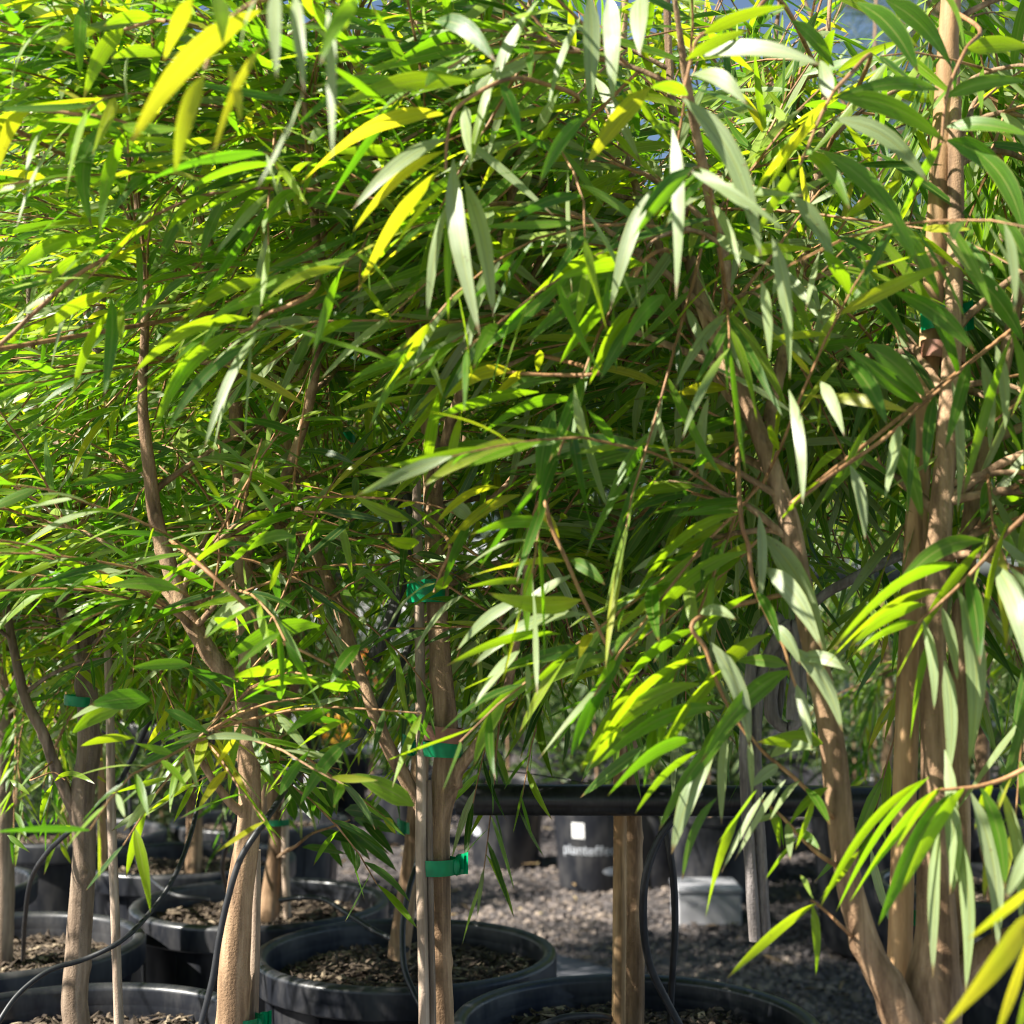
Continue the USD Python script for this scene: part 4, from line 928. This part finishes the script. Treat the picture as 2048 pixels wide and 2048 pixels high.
# ------------------------------------------------------------------ ties
def band(center, rx, ry, h, tilt=0.0, thick=0.0009, seg=40, wob=0.06, seed=0):
    r = np.random.default_rng(seed); a = np.arange(seg) * 2 * np.pi / seg; k = 1 + wob * np.sin(a * 2 + r.uniform(0, 6)) * 0.5
    prof = [(0, -h / 2), (thick, -h / 2), (thick * 1.4, 0), (thick, h / 2), (0, h / 2)]
    v = np.array([[((rx + o) * k[i] * math.cos(a[i])), ((ry + o) * k[i] * math.sin(a[i])), z + tilt * (rx + o) * math.cos(a[i])] for o, z in prof for i in range(seg)]) + center
    n = len(prof); i, j = np.meshgrid(np.arange(n), np.arange(seg), indexing='ij'); i2, j2 = (i + 1) % n, (j + 1) % seg
    q = np.stack([i * seg + j, i * seg + j2, i2 * seg + j2, i2 * seg + j], -1).reshape(-1, 4)
    return trimesh.Trimesh(v, np.vstack([q[:, [0, 1, 2]], q[:, [0, 2, 3]]]), process=False)
def flap(c, w, h, lean, rz, bend=0.004):
    u = np.linspace(0, 1, 6); P = np.stack([np.repeat(u[:, None] * w, 2, 1), np.repeat((bend * np.sin(u * np.pi))[:, None], 2, 1), np.stack([-h / 2 + u * 0.1 * h, h / 2 + lean * u], 1)], -1).reshape(-1, 3)
    P = np.vstack([P, P + [0, 0.0007, 0]]); q = []
    for i in range(5):
        a = 2 * i; q += [[a, a + 2, a + 3, a + 1], [12 + a, 12 + a + 1, 12 + a + 3, 12 + a + 2], [a, 12 + a, 12 + a + 2, a + 2], [a + 1, a + 3, 12 + a + 3, 12 + a + 1]]
    q += [[10, 22, 23, 11], [0, 1, 13, 12]]; q = np.array(q)
    cz, sz = math.cos(rz), math.sin(rz); P = np.stack([P[:, 0] * cz - P[:, 1] * sz, P[:, 0] * sz + P[:, 1] * cz, P[:, 2]], 1) + c
    return trimesh.Trimesh(P, np.vstack([q[:, :3], q[:, [0, 2, 3]]]), process=False)
def tie(px, py, Y, w, h, label, knot=0, tilt=0.0, mat=TAPE, ry=None, name='tape_tie'):
    s = Y / F_PX; c = at(px, py, Y); t = thing(name, label, 'tape tie', c)
    part(t, 'loop', band(c, w * s / 2, ry or w * s * 0.42, h * s, tilt, seed=int(px)), mat, smooth=50)
    if knot:
        e = c + np.array([knot * w * s / 2, -0.006, tilt * knot * w * s / 2])
        part(t, 'tail', flap(e, 0.012, h * s * 1.15, 0.006, 0 if knot > 0 else math.pi, 0.005), mat, smooth=None)
        part(t, 'tail', flap(e + [0, -0.003, 0.003], 0.009, h * s * 0.9, 0.003, 0.5 if knot > 0 else math.pi - 0.5, 0.006), mat, smooth=None)
        part(t, 'knot', trimesh.Trimesh(*[x for x in (lambda m: (m.vertices * [0.5, 0.4, 1] * h * s * 0.55 + e, m.faces))(trimesh.creation.icosphere(1))]), mat, smooth=40)
tie(873, 1732, 1.342, 78, 30, 'green tape tie with a tail on its right, lowest on the middle trunk and stake', 1)
tie(876, 1497, 1.342, 92, 28, 'green tape tie with a bright tail on its left, just below the brown band', -1, -0.06)
tie(878, 1466, 1.342, 92, 30, 'brown rubber band just above a green tie on the middle trunk', 0, -0.14, BROWN_TAPE, name='rubber_tie')
tie(852, 1182, 1.352, 74, 46, 'dark shaded green tape tie high on the middle trunk, beside the hanging grey strap', 0, 0.0)
tie(478, 2046, 1.308, 82, 26, 'green tape tie at the bottom edge on the hose draped trunk', 1)
tie(828, 1655, 2.18, 36, 22, 'small green tie sticking out left behind the middle trunk', -1)
tie(556, 1644, 2.60, 44, 12, 'thin green tie on the small trunk in the pot at the back', 0)
tie(692, 876, 1.95, 36, 40, 'green tie on a branch high left of the middle trunk, half behind leaves', 0, -0.3)
tie(1880, 640, 1.145, 74, 46, 'green tape tie high up on the long orange stake', 1)
tie(1886, 706, 1.145, 82, 34, 'brown band below the green tie on the long orange stake', 0, -0.2, BROWN_TAPE, name='rubber_tie')
tie(1828, 1836, 1.165, 30, 24, 'small dark green tie between the orange stake and the thick right trunk', 0)
tie(165, 1222, 1.75, 62, 40, 'black tie knotted round the front left trunk', -1, 0.2, BLACK_TIE)
tie(160, 1402, 1.75, 60, 20, 'green tie on the front left trunk above its fork', 0, -0.1)

# ------------------------------------------------------------------ rubber straps, pipes, hoses
def straps(name, label, lines, mat=STRAP):
    t = thing(name, label, 'rubber strap', at(*lines[0][0][0]))
    for pts, r in lines: part(t, 'strap_strand', tube(np.array([at(*p) for p in pts]), r, 10, n=90, rough=0.10, freq=60, seed=4), mat, smooth=60)
straps('hanging_strap', 'doubled grey rubber strap hanging in loops left of the right tree fork', [
    ([(1510, 1882, 1.2), (1499, 1700, 1.2), (1491, 1560, 1.2), (1492, 1440, 1.2), (1503, 1330, 1.2), (1513, 1275, 1.2), (1532, 1240, 1.2), (1552, 1234, 1.2), (1564, 1256, 1.2), (1562, 1300, 1.21), (1550, 1350, 1.22), (1543, 1400, 1.22), (1550, 1440, 1.22), (1576, 1456, 1.22), (1598, 1436, 1.22), (1602, 1380, 1.22), (1598, 1300, 1.21), (1590, 1262, 1.2)], .0054),
    ([(1532, 1888, 1.205), (1521, 1700, 1.205), (1513, 1560, 1.205), (1513, 1440, 1.205), (1522, 1350, 1.205), (1548, 1290, 1.195), (1572, 1252, 1.19), (1592, 1262, 1.19), (1594, 1330, 1.19), (1586, 1400, 1.19), (1584, 1440, 1.19)], .0054),
    ([(1545, 1350, 1.23), (1538, 1420, 1.23), (1552, 1440, 1.23), (1560, 1380, 1.23), (1575, 1290, 1.23), (1600, 1240, 1.23), (1640, 1196, 1.22), (1700, 1160, 1.2), (1800, 1110, 1.2), (1900, 1065, 1.22)], .0048)])
straps('hanging_strap', 'dark grey rubber strap hanging just left of the middle trunk', [
    ([(822, 1105, 1.62), (830, 1040, 1.60), (815, 990, 1.6), (797, 985, 1.6), (788, 1030, 1.6), (796, 1080, 1.6), (815, 1120, 1.6), (800, 1180, 1.6), (778, 1250, 1.6), (752, 1306, 1.6), (744, 1318, 1.6)], .0088),
    ([(838, 1220, 1.6), (815, 1300, 1.6), (790, 1350, 1.58), (740, 1440, 1.55), (702, 1500, 1.53)], .0046)], STRAP_DARK)
def pipe(name, pts, r, mat, label, category='pipe', sides=20, n=60):
    return single(name, tube(np.array(pts), r, sides, n=n), mat, label, category, smooth=50)
p0 = at(925, 1600, 1.7); 
end = [p0 + np.array([-0.012, 0, 0])]
pp = np.array([p0 + np.array([-0.004, 0, 0]), p0, p0 + [0.1, 0, 0], at(1600, 1602, 1.7), at(2048, 1606, 1.7), at(2048, 1606, 1.7) + [0.7, 0, 0]])
pipe('support_pipe', pp, [.012, .0195, .0198, .0198, .0198, .0198], PIPE, 'thick black poly pipe running level to the right behind the middle trunk', n=80)
pipe('rail_pipe', [[-1.65, 2.96, 1.14], [-0.5, 2.78, 1.14], [0.5, 2.62, 1.14], [1.65, 2.44, 1.14]], .024, PIPE_GREY, 'grey upper rail pipe glimpsed between the leaves at mid height')
pipe('rail_pipe', [at(40, 1345, 2.9), at(95, 1375, 2.9), at(150, 1415, 2.88), at(230, 1455, 2.85), at(420, 1470, 2.8), at(640, 1478, 2.8)], .030, PIPE, 'sagging black pipe at the left behind the front left trunk')
# posts that carry the rails, out to the sides
for x, y, h, lab in ((1.35, 1.7, 0.95, 'steel post at the right end of the black support pipe'), (-1.66, 3.01, 1.25, 'steel post at the left end of the grey upper rail'), (1.66, 2.49, 1.25, 'steel post at the right end of the grey upper rail')):
    single('steel_post', tube([[x, y, 0], [x, y, h * 0.5], [x, y, h]], .024, 14, n=12), PIPE_GREY, lab, 'post')
def hose(pts, r, label):
    return single('irrigation_hose', tube(np.array([at(*p) for p in pts]), r, 9, n=90), HOSE, label, 'hose', smooth=60)
hose([(640, 1500, 1.5), (575, 1575, 1.36), (545, 1620, 1.28), (510, 1670, 1.255), (480, 1720, 1.25), (458, 1790, 1.25), (440, 1870, 1.25), (425, 1960, 1.25), (400, 2060, 1.25), (370, 2200, 1.25)], .0031, 'black hose draped down across the trunk left of the middle')
hose([(402, 1520, 1.9), (395, 1610, 1.85), (375, 1690, 1.8), (345, 1760, 1.75), (300, 1825, 1.72), (245, 1880, 1.64), (170, 1918, 1.62), (100, 1940, 1.6), (40, 1985, 1.58), (0, 2040, 1.56), (-30, 2100, 1.55)], .0032, 'long thin hose sweeping from the upper middle down to the bottom left corner')
hose([(258, 1520, 2.7), (260, 1600, 2.7), (264, 1680, 2.7), (278, 1730, 2.7), (310, 1765, 2.62), (350, 1790, 2.5), (420, 1800, 2.5)], .0042, 'dark hose hanging straight then curling over a pot rim behind the thin stake')
hose([(300, 1440, 1.85), (250, 1545, 1.85), (215, 1590, 1.82), (178, 1628, 1.82), (140, 1662, 1.84), (95, 1705, 1.9), (62, 1760, 2.0), (50, 1840, 2.1), (46, 1920, 2.2)], .0036, 'glossy hose crossing behind the front left trunk down to the left pots')
hose([(560, 1800, 2.45), (610, 1795, 2.42), (650, 1800, 2.4), (700, 1830, 2.3), (750, 1862, 2.24), (792, 1882, 2.2), (815, 1900, 2.18)], .0046, 'black hose arching out of the rear pot into the mulch filled middle pot')
hose([(842, 1640, 2.0), (835, 1720, 1.98), (818, 1780, 1.95), (806, 1850, 1.93), (808, 1930, 1.9), (825, 1980, 1.88), (850, 2030, 1.86), (880, 2090, 1.85)], .0044, 'black hose hanging beside the middle trunk over the pot rim')
hose([(1400, 1585, 1.66), (1345, 1640, 1.64), (1312, 1690, 1.64), (1290, 1760, 1.64), (1287, 1850, 1.66), (1300, 1930, 1.7), (1330, 1995, 1.74), (1365, 2060, 1.78), (1390, 2100, 1.8)], .0050, 'left strand of the black hose loop hanging below the pipe')
hose([(1330, 1640, 1.67), (1338, 1690, 1.67), (1347, 1760, 1.68), (1350, 1850, 1.7), (1346, 1930, 1.74), (1342, 1990, 1.78), (1340, 2050, 1.8)], .0046, 'right strand of the black hose loop hanging below the pipe')
hose([(472, 1640, 2.3), (458, 1680, 2.35), (445, 1730, 2.45), (452, 1780, 2.55)], .0040, 'short dark hose dipping into the rear pot behind the hose draped trunk')
hose([(1060, 2060, 1.7), (1130, 2035, 1.72), (1200, 2032, 1.75), (1235, 2045, 1.78), (1262, 2080, 1.8)], .0044, 'black hose lying in the front pot right of the middle')
pipe('guide_wire', [at(880, 1536, 2.1), at(990, 1540, 2.1), at(1110, 1555, 2.1), at(1220, 1574, 2.05), at(1310, 1582, 2.0), at(1420, 1578, 1.95)], .0012, HOSE, 'thin dark wire curving just above the black pipe', 'wire', 6)

# ------------------------------------------------------------------ the yard behind
rng = np.random.default_rng(77)
def shrub_leaves(N, r, h, z0, L, W, rng, up=0.5):
    a = rng.uniform(0, 2 * np.pi, N); rad = r * rng.random(N) ** 0.5; z = z0 + h * rng.random(N)
    k = np.sqrt(np.clip(1 - ((z - z0 - h * 0.5) / (h * 0.55)) ** 2, 0.05, 1)); P = np.stack([rad * k * np.cos(a), rad * k * np.sin(a), z], -1)
    D = unit(np.stack([np.cos(a), np.sin(a), rng.normal(up, 0.5, N)], -1) + rng.normal(0, 0.35, (N, 3)))
    nr = unit(rng.normal(0, 0.5, (N, 3)) + [0, 0, 0.8])
    return leaf_arrays(P, D, nr, rng.uniform(*L, N), rng.uniform(*W, N), rng.uniform(0, 0.7, N), rng.normal(0, 0.2, N), rng.beta(2, 2, N) * 0.95, 4, 0.2, rng.normal(0, 0.5, N))
def small_pot(name, label, loc, group=None, R=0.165, H=0.34, prn=None):
    t = thing(name, label, 'plant pot', loc, 0, group); t = (t[0], None); s = R / 0.165
    part(t, 'pot_body', lathe([(0, .003), (.128 * s, .003), (.133 * s, .01), (.158 * s, H - .035), (.153 * s, H - .035), (.125 * s, .02), (0, .02)], 48), POT, smooth=40)
    part(t, 'rim', lathe([(.158 * s, H - .037), (.166 * s, H - .033), (.167 * s, H - .004), (.163 * s, H), (.157 * s, H), (.153 * s, H - .005), (.152 * s, H - .036), (.158 * s, H - .037)], 56), POT, smooth=40)
    mx = trimesh.creation.cylinder(.151 * s, .02, sections=32); mx.apply_translation([0, 0, H - .05]); part(t, 'potting_mix', mx, SOIL, smooth=None)
    return t
def wrap(m, R0, R1, H, a0, zc, off=0.0012):
    """Bends flat lettering (x along, y up, z out) round a tapered pot wall."""
    v = np.array(m.vertices); z = zc + v[:, 1]; r = R0 + (R1 - R0) * z / H + off + v[:, 2]; a = a0 + v[:, 0] / r
    m2 = m.copy(); m2.vertices = np.stack([r * np.cos(a), r * np.sin(a), z], 1); return m2
def oval(w, h): 
    a = np.arange(32) * 2 * np.pi / 32; return trimesh.creation.extrude_polygon(Polygon(np.stack([w / 2 * np.cos(a), h / 2 * np.sin(a)], 1)), .0008, engine='earcut')
def rect(w, h):
    m = trimesh.creation.box([w, h, .0008], ); m = m.subdivide().subdivide(); return m
SHR = []
def shrub(name, label, loc, kind, seed, group=None):
    r = np.random.default_rng(seed); t = thing(name, label, 'shrub', loc, 0, group); t = (t[0], None)
    hh, rr, L_, W_, n = {'a': (.55, .22, (.06, .11), (.015, .028), 420), 'b': (.8, .25, (.10, .20), (.012, .022), 380), 'c': (.35, .2, (.04, .08), (.016, .03), 420)}[kind]
    part(t, 'stem', tube([[0, 0, -.05], [.01, .01, .15], [-.01, 0, .15 + hh * .7]], [.008, .006, .002], 7, n=10), BARK)
    v, nn, uv, tn = shrub_leaves(n, rr, hh, .06, L_, W_, r)
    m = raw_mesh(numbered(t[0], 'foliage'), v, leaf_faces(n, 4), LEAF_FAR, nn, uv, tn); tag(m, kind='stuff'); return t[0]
def gy(y): return CAM_Z * F_PX / (y - 1282)
def gx(px, Y): return (px - 1024) / F_PX * Y
# the two printed pots on the gravel and their neighbours
Yp = 5.45; x0 = gx(1187, Yp)
P = small_pot('nursery_pot', 'black pot with white lettering and a square sticker on the gravel', (x0, Yp, 0.0), R=.183, H=.37)
H_ = .37; aim = math.atan2(-Yp, -x0)
tx = meshkit.text_mesh('planteffect', 0.036, 0.0008); tw = tx.bounds[1][0]; tx = tx.subdivide(); tx.vertices[:, 0] -= tw * 0.5; 
tx.vertices[:, 0] *= 0.24 / tw * 1.05
body = (P[0] + '/pot_body', None)
part(body, 'lettering', wrap(tx, (.131 * 1.109), (.158 * 1.109), H_ - .035, aim - 0.13, .150), PRINT, smooth=None)
part(body, 'sticker', wrap(rect(.055, .062), (.131 * 1.109), (.158 * 1.109), H_ - .035, aim - 0.42, .245), WHITE, smooth=None)
part(body, 'oval_mark', wrap(oval(.085, .032).subdivide().subdivide(), (.131 * 1.109), (.158 * 1.109), H_ - .035, aim + 0.48, .085), PRINT, smooth=None)
shrub('shrub', 'leafy shrub in the pot with white lettering', (x0, Yp, .30), 'a', 1)
Yq = 5.95; x1 = gx(1012, Yq)
Q = small_pot('nursery_pot', 'black pot with one white oval mark, just right of the middle trunk', (x1, Yq, 0.0), R=.183, H=.37)
aim = math.atan2(-Yq, -x1)
part((Q[0] + '/pot_body', None), 'oval_mark', wrap(oval(.062, .04).subdivide().subdivide(), (.131 * 1.109), (.158 * 1.109), H_ - .035, aim - 0.95, .165), PRINT, smooth=None)
shrub('shrub', 'shrub in the pot with one white oval mark', (x1, Yq, .30), 'b', 2)
proto = small_pot('nursery_pot', 'black pot farther left behind the middle trunk on the gravel', (gx(812, 6.6), 6.6, 0))
sh_a = shrub('shrub', 'shrub in the pot farther left behind the middle trunk', (gx(812, 6.6), 6.6, .30), 'a', 3)
sh_b = shrub('shrub', 'narrow leaved shrub in the pot left of the orange boards', (gx(600, 7.2), 7.2, .30), 'b', 4)
copy_of(proto[0], 'nursery_pot', 'black pot on the gravel below the orange boards', 'plant pot', (gx(600, 7.2), 7.2, 0))
GB, GS = 'rows of black nursery pots at the back of the yard', 'shrubs in the back rows of pots'
spots = []
for j, Yr in enumerate((5.6, 6.3, 7.1, 8.0, 9.0, 10.2)):
    for px in np.arange(-250, 2400, 2600 * 0.47 / Yr):
        q = px + rng.normal(0, 18)
        if j < 3 and 480 < q < 1290: continue
        if j == 0 and q < 1290: continue
        if -20 < q < 2080 or j < 2: spots.append((gx(q, Yr), Yr + rng.normal(0, .06)))
for x, y in spots:
    copy_of(proto[0], 'nursery_pot', 'black pot standing in the rows at the back of the yard', 'plant pot', (x, y, 0), rng.uniform(0, 6), GB)
    if rng.random() < .7: copy_of(sh_a if rng.random() < .5 else sh_b, 'shrub', 'green shrub growing in the back rows of pots', 'shrub', (x, y, .30), rng.uniform(0, 6), GS, rng.uniform(.75, 1.15))
# things on the ground
Yc = gy(1838); bx = thing('crate', 'pale grey box on the gravel left of the forked right trunk', 'box', (gx(1410, Yc), Yc + .1, 0.0))
def rbox(w, d, h, c, bev=.006):
    m = trimesh.creation.box([w - 2 * bev, d - 2 * bev, h - 2 * bev]); 
    pts = np.vstack([m.vertices + np.array(o) for o in ((bev, 0, 0), (-bev, 0, 0), (0, bev, 0), (0, -bev, 0), (0, 0, bev), (0, 0, -bev))])
    k = trimesh.convex.convex_hull(pts); k.apply_translation(c); return k
c0 = np.array([gx(1410, Yc), Yc + .1, 0.0])
part(bx, 'box_body', rbox(.225, .2, .11, c0 + [0, 0, .06]), GREY_BOARD); part(bx, 'lid', rbox(.235, .21, .022, c0 + [0, 0, .127]), GREY_BOARD)
copy_of(proto[0], 'nursery_pot', 'grey lit black pot standing right behind the pale box', 'plant pot', (gx(1415, 5.15), 5.15, 0))
copy_of(sh_b, 'shrub', 'shrub in the pot right behind the pale box', 'shrub', (gx(1415, 5.15), 5.15, .30), 1.0)
bl = thing('stone_block', 'tan stone block on the ground behind the hose loop', 'block', (gx(1318, 6.0), 6.0, 0))
part(bl, 'block', rbox(.16, .16, .20, np.array([gx(1318, 6.0), 6.0, .10]), .008), bark('sandstone_material', (0.34, 0.27, 0.19), (0.46, 0.38, 0.28), (0.55, 0.47, 0.36), .3, .9, .3)); part(bl, 'cap', rbox(.18, .18, .04, np.array([gx(1318, 6.0), 6.0, .222]), .008), '/World/Looks/sandstone_material')
# orange boards, yellow crates and white canes
Yo = 8.5
for k, (a, b, c, d, mat, lab) in enumerate([(655, 1335, 700, 1402, ORANGE, 'orange board seen left of the bent limb in the middle'), (722, 1300, 775, 1400, ORANGE, 'orange board seen right of the bent limb in the middle')]):
    x_, z_ = gx((a + c) / 2, Yo), CAM_Z + (1282 - (b + d) / 2) / F_PX * Yo; w_, h_ = (c - a) / F_PX * Yo, (d - b) / F_PX * Yo
    t = thing('sign_board', lab, 'sign', (x_, Yo, 0)); part(t, 'panel', rbox(w_, .02, h_, np.array([x_, Yo, z_]), .004), mat); part(t, 'white_strip', rbox(w_ * .98, .012, h_ * .12, np.array([x_, Yo - .013, z_ - h_ * .42]), .003), WHITE)
    part(t, 'post', tube([[x_, Yo + .03, 0], [x_, Yo + .03, z_]], .015, 10), STAKE)
def crate(label, x_, y_, z_, w_, h_, mat):
    t = thing('slatted_crate', label, 'crate', (x_, y_, z_))
    for i in range(3):
        part(t, 'slat', rbox(w_, .012, h_ * .24, np.array([x_, y_ - .15, z_ + h_ * (.17 + .33 * i)]), .003), mat); part(t, 'slat', rbox(w_, .012, h_ * .24, np.array([x_, y_ + .15, z_ + h_ * (.17 + .33 * i)]), .003), mat)
        for s in (-1, 1): part(t, 'slat', rbox(.012, .28, h_ * .24, np.array([x_ + s * (w_ / 2 - .006), y_, z_ + h_ * (.17 + .33 * i)]), .003), mat)
    for s in (-1, 1): part(t, 'corner_post', rbox(.02, .02, h_ * .98, np.array([x_ + s * (w_ / 2 - .03), y_ - .135, z_ + h_ * .5]), .003), mat)
    part(t, 'base', rbox(w_ * .95, .27, .01, np.array([x_, y_, z_ + .01]), .002), mat)
xs = gx(665, 7.6); zt = 1 + (1282 - 1485) / F_PX * 7.6
bt = thing('bench', 'low grey bench carrying the yellow crate', 'bench', (xs, 7.6, 0)); part(bt, 'bench_top', rbox(1.1, .4, .03, np.array([xs, 7.6, zt - .02])), GREY_BOARD)
for s in (-.5, .5):
    for d in (-.16, .16): part(bt, 'leg', rbox(.04, .04, zt - .036, np.array([xs + s, 7.6 + d, (zt - .036) / 2])), GREY_BOARD)
crate('yellow slatted crate seen through the leaves left of the middle', xs, 7.6, zt, .22, .17, YELLOW)
for k, px in enumerate((560, 592, 618, 800)):
    single('white_cane', tube([[gx(px, 7.0), 7.0, 0], [gx(px, 7.0) + .01, 7.0, .4], [gx(px, 7.0), 7.0, .82 + .05 * k]], .012, 10, n=10), WHITE, ['white cane leftmost of the four behind the hose draped trunk', 'second white cane from the left behind the hose draped trunk', 'third white cane from the left, beside the yellow crate', 'white cane just left of the middle stake at the back'][k], 'cane')
# polytunnel
def tunnel():
    t = thing('polytunnel', 'long low white polytunnel along the back of the yard', 'polytunnel', (0, 17, 0)); a = np.linspace(0, np.pi, 25)
    prof = [(2.2 * math.cos(q), 2.3 * math.sin(q) ** .8) for q in a]; xs_ = np.linspace(-22, 16, 60)
    v = np.array([[x, 17 + p[0] + .03 * math.sin(x * 3), p[1]] for x in xs_ for p in prof]); m = len(prof); i, j = np.meshgrid(np.arange(len(xs_) - 1), np.arange(m - 1), indexing='ij'); k = (i * m + j).ravel()
    q = np.stack([k, k + m, k + m + 1, k + 1], 1); part(t, 'film', trimesh.Trimesh(v, np.vstack([q[:, :3], q[:, [0, 2, 3]]]), process=False), WHITE, smooth=True)
    for x in np.linspace(-22, 16, 20): part(t, 'hoop', tube([[x, 17 + 1.02 * p[0], 1.015 * p[1]] for p in prof], .03, 8), PIPE_GREY)
tunnel()
# dark hedge shrubs behind the pots at the left
for k, (px, Yh, lab) in enumerate(((40, 4.5, 'dark small leaved shrub at the far left behind the shaded pots'), (190, 4.7, 'dark small leaved shrub behind the front left trunk'), (330, 4.9, 'dark small leaved shrub behind the thin stake'))):
    r = np.random.default_rng(k + 50); t = thing('dark_shrub', lab, 'shrub', (gx(px, Yh), Yh, 0)); n = 5200; t = (t[0], None)
    part(t, 'stem', tube([[0, 0, 0], [.02, 0, .5], [0, 0, .9]], [.02, .015, .005], 8, n=10), BARK)
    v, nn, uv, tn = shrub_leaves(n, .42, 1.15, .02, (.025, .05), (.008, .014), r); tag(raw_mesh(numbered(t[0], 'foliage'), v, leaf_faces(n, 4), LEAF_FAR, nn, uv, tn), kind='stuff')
# tall trees beyond the yard
def far_tree(label, x, y, h, r, seed, n=9000, needle=False, z0=.22):
    rg = np.random.default_rng(seed); t = thing('needle_tree' if needle else 'background_tree', label, 'tree', (x, y, 0)); o = np.array([x, y, 0.0])
    pts = [o.copy()]; q = o.copy()
    for k in range(6): q = q + [rg.normal(0, .08), rg.normal(0, .08), h / 6.3]; pts.append(q.copy())
    tr = spline(pts, 30); part(t, 'trunk', tube(tr, np.linspace(.03 * h / 2 + .05, .02, 30), 10, rough=.1), BARK)
    V, Nn, U, T = [], [], [], []; B, D = [], []
    nl = 46 if not needle else 60
    for k in range(nl):
        u = rg.uniform(z0, 1); p = tr[int(u * 29)]; a = rg.uniform(0, 2 * np.pi); ln = r * (1.15 - u * .75) * rg.uniform(.55, 1.1); e = rg.uniform(.05, .7)
        d = np.array([math.cos(a) * math.cos(e), math.sin(a) * math.cos(e), math.sin(e)]); bp = [p + d * ln * s + np.array([0, 0, -.18 * ln * s * s]) for s in np.linspace(0, 1, 6)]
        part(t, 'limb', tube(bp, np.linspace(.028, .006, 6), 6), BARK)
        m = n // nl; s = rg.uniform(.2, 1.05, m); base = np.array([np.interp(s, np.linspace(0, 1, 6), np.array(bp)[:, c]) for c in range(3)]).T
        cl = rg.normal(0, (.26 if not needle else .16) * (r / 1.6), (m, 3)); B.append(base + cl); D.append(unit(cl + d * .25 + [0, 0, -.25 if not needle else -.1] + rg.normal(0, .12, (m, 3))))
    B, D = np.vstack(B), np.vstack(D); m = len(B)
    LW = ((.10, .20), (.03, .055)) if not needle else ((.16, .32), (.005, .008))
    v, nn, uv, tn = leaf_arrays(B, D, unit(rg.normal(0, .7, (m, 3)) + [0, 0, .6]), rg.uniform(*LW[0], m), rg.uniform(*LW[1], m), rg.uniform(0, .6, m), rg.normal(0, .2, m), rg.beta(2, 2, m), 3, .2)
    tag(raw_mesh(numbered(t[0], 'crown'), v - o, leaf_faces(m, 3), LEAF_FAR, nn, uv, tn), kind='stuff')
for k, (x, y, h, r, n, lab) in enumerate([(-6.6, 12.5, 6.0, 2.2, 15000, 'dark tree beyond the yard at the far left'), (-4.3, 13.2, 6.6, 2.2, 15000, 'dark tree beyond the yard, second from the left'), (-2.1, 12.4, 6.2, 2.2, 15000, 'dark tree beyond the yard left of the middle'), (0.1, 13.0, 6.6, 2.2, 15000, 'dark tree beyond the yard in the middle'), (2.2, 12.4, 5.4, 2.0, 13000, 'dark tree beyond the yard right of the middle'), (6.4, 14.0, 4.6, 2.0, 12000, 'low dark tree beyond the yard at the far right')]):
    far_tree(lab, x, y, h, r, 300 + k, n)
far_tree('tall needle leaved tree against the sky at the upper right', 3.3, 9.5, 6.6, 1.9, 400, 26000, True)
far_tree('tall needle leaved tree cut by the right edge against the sky', 4.7, 10.5, 6.8, 2.0, 401, 26000, True)
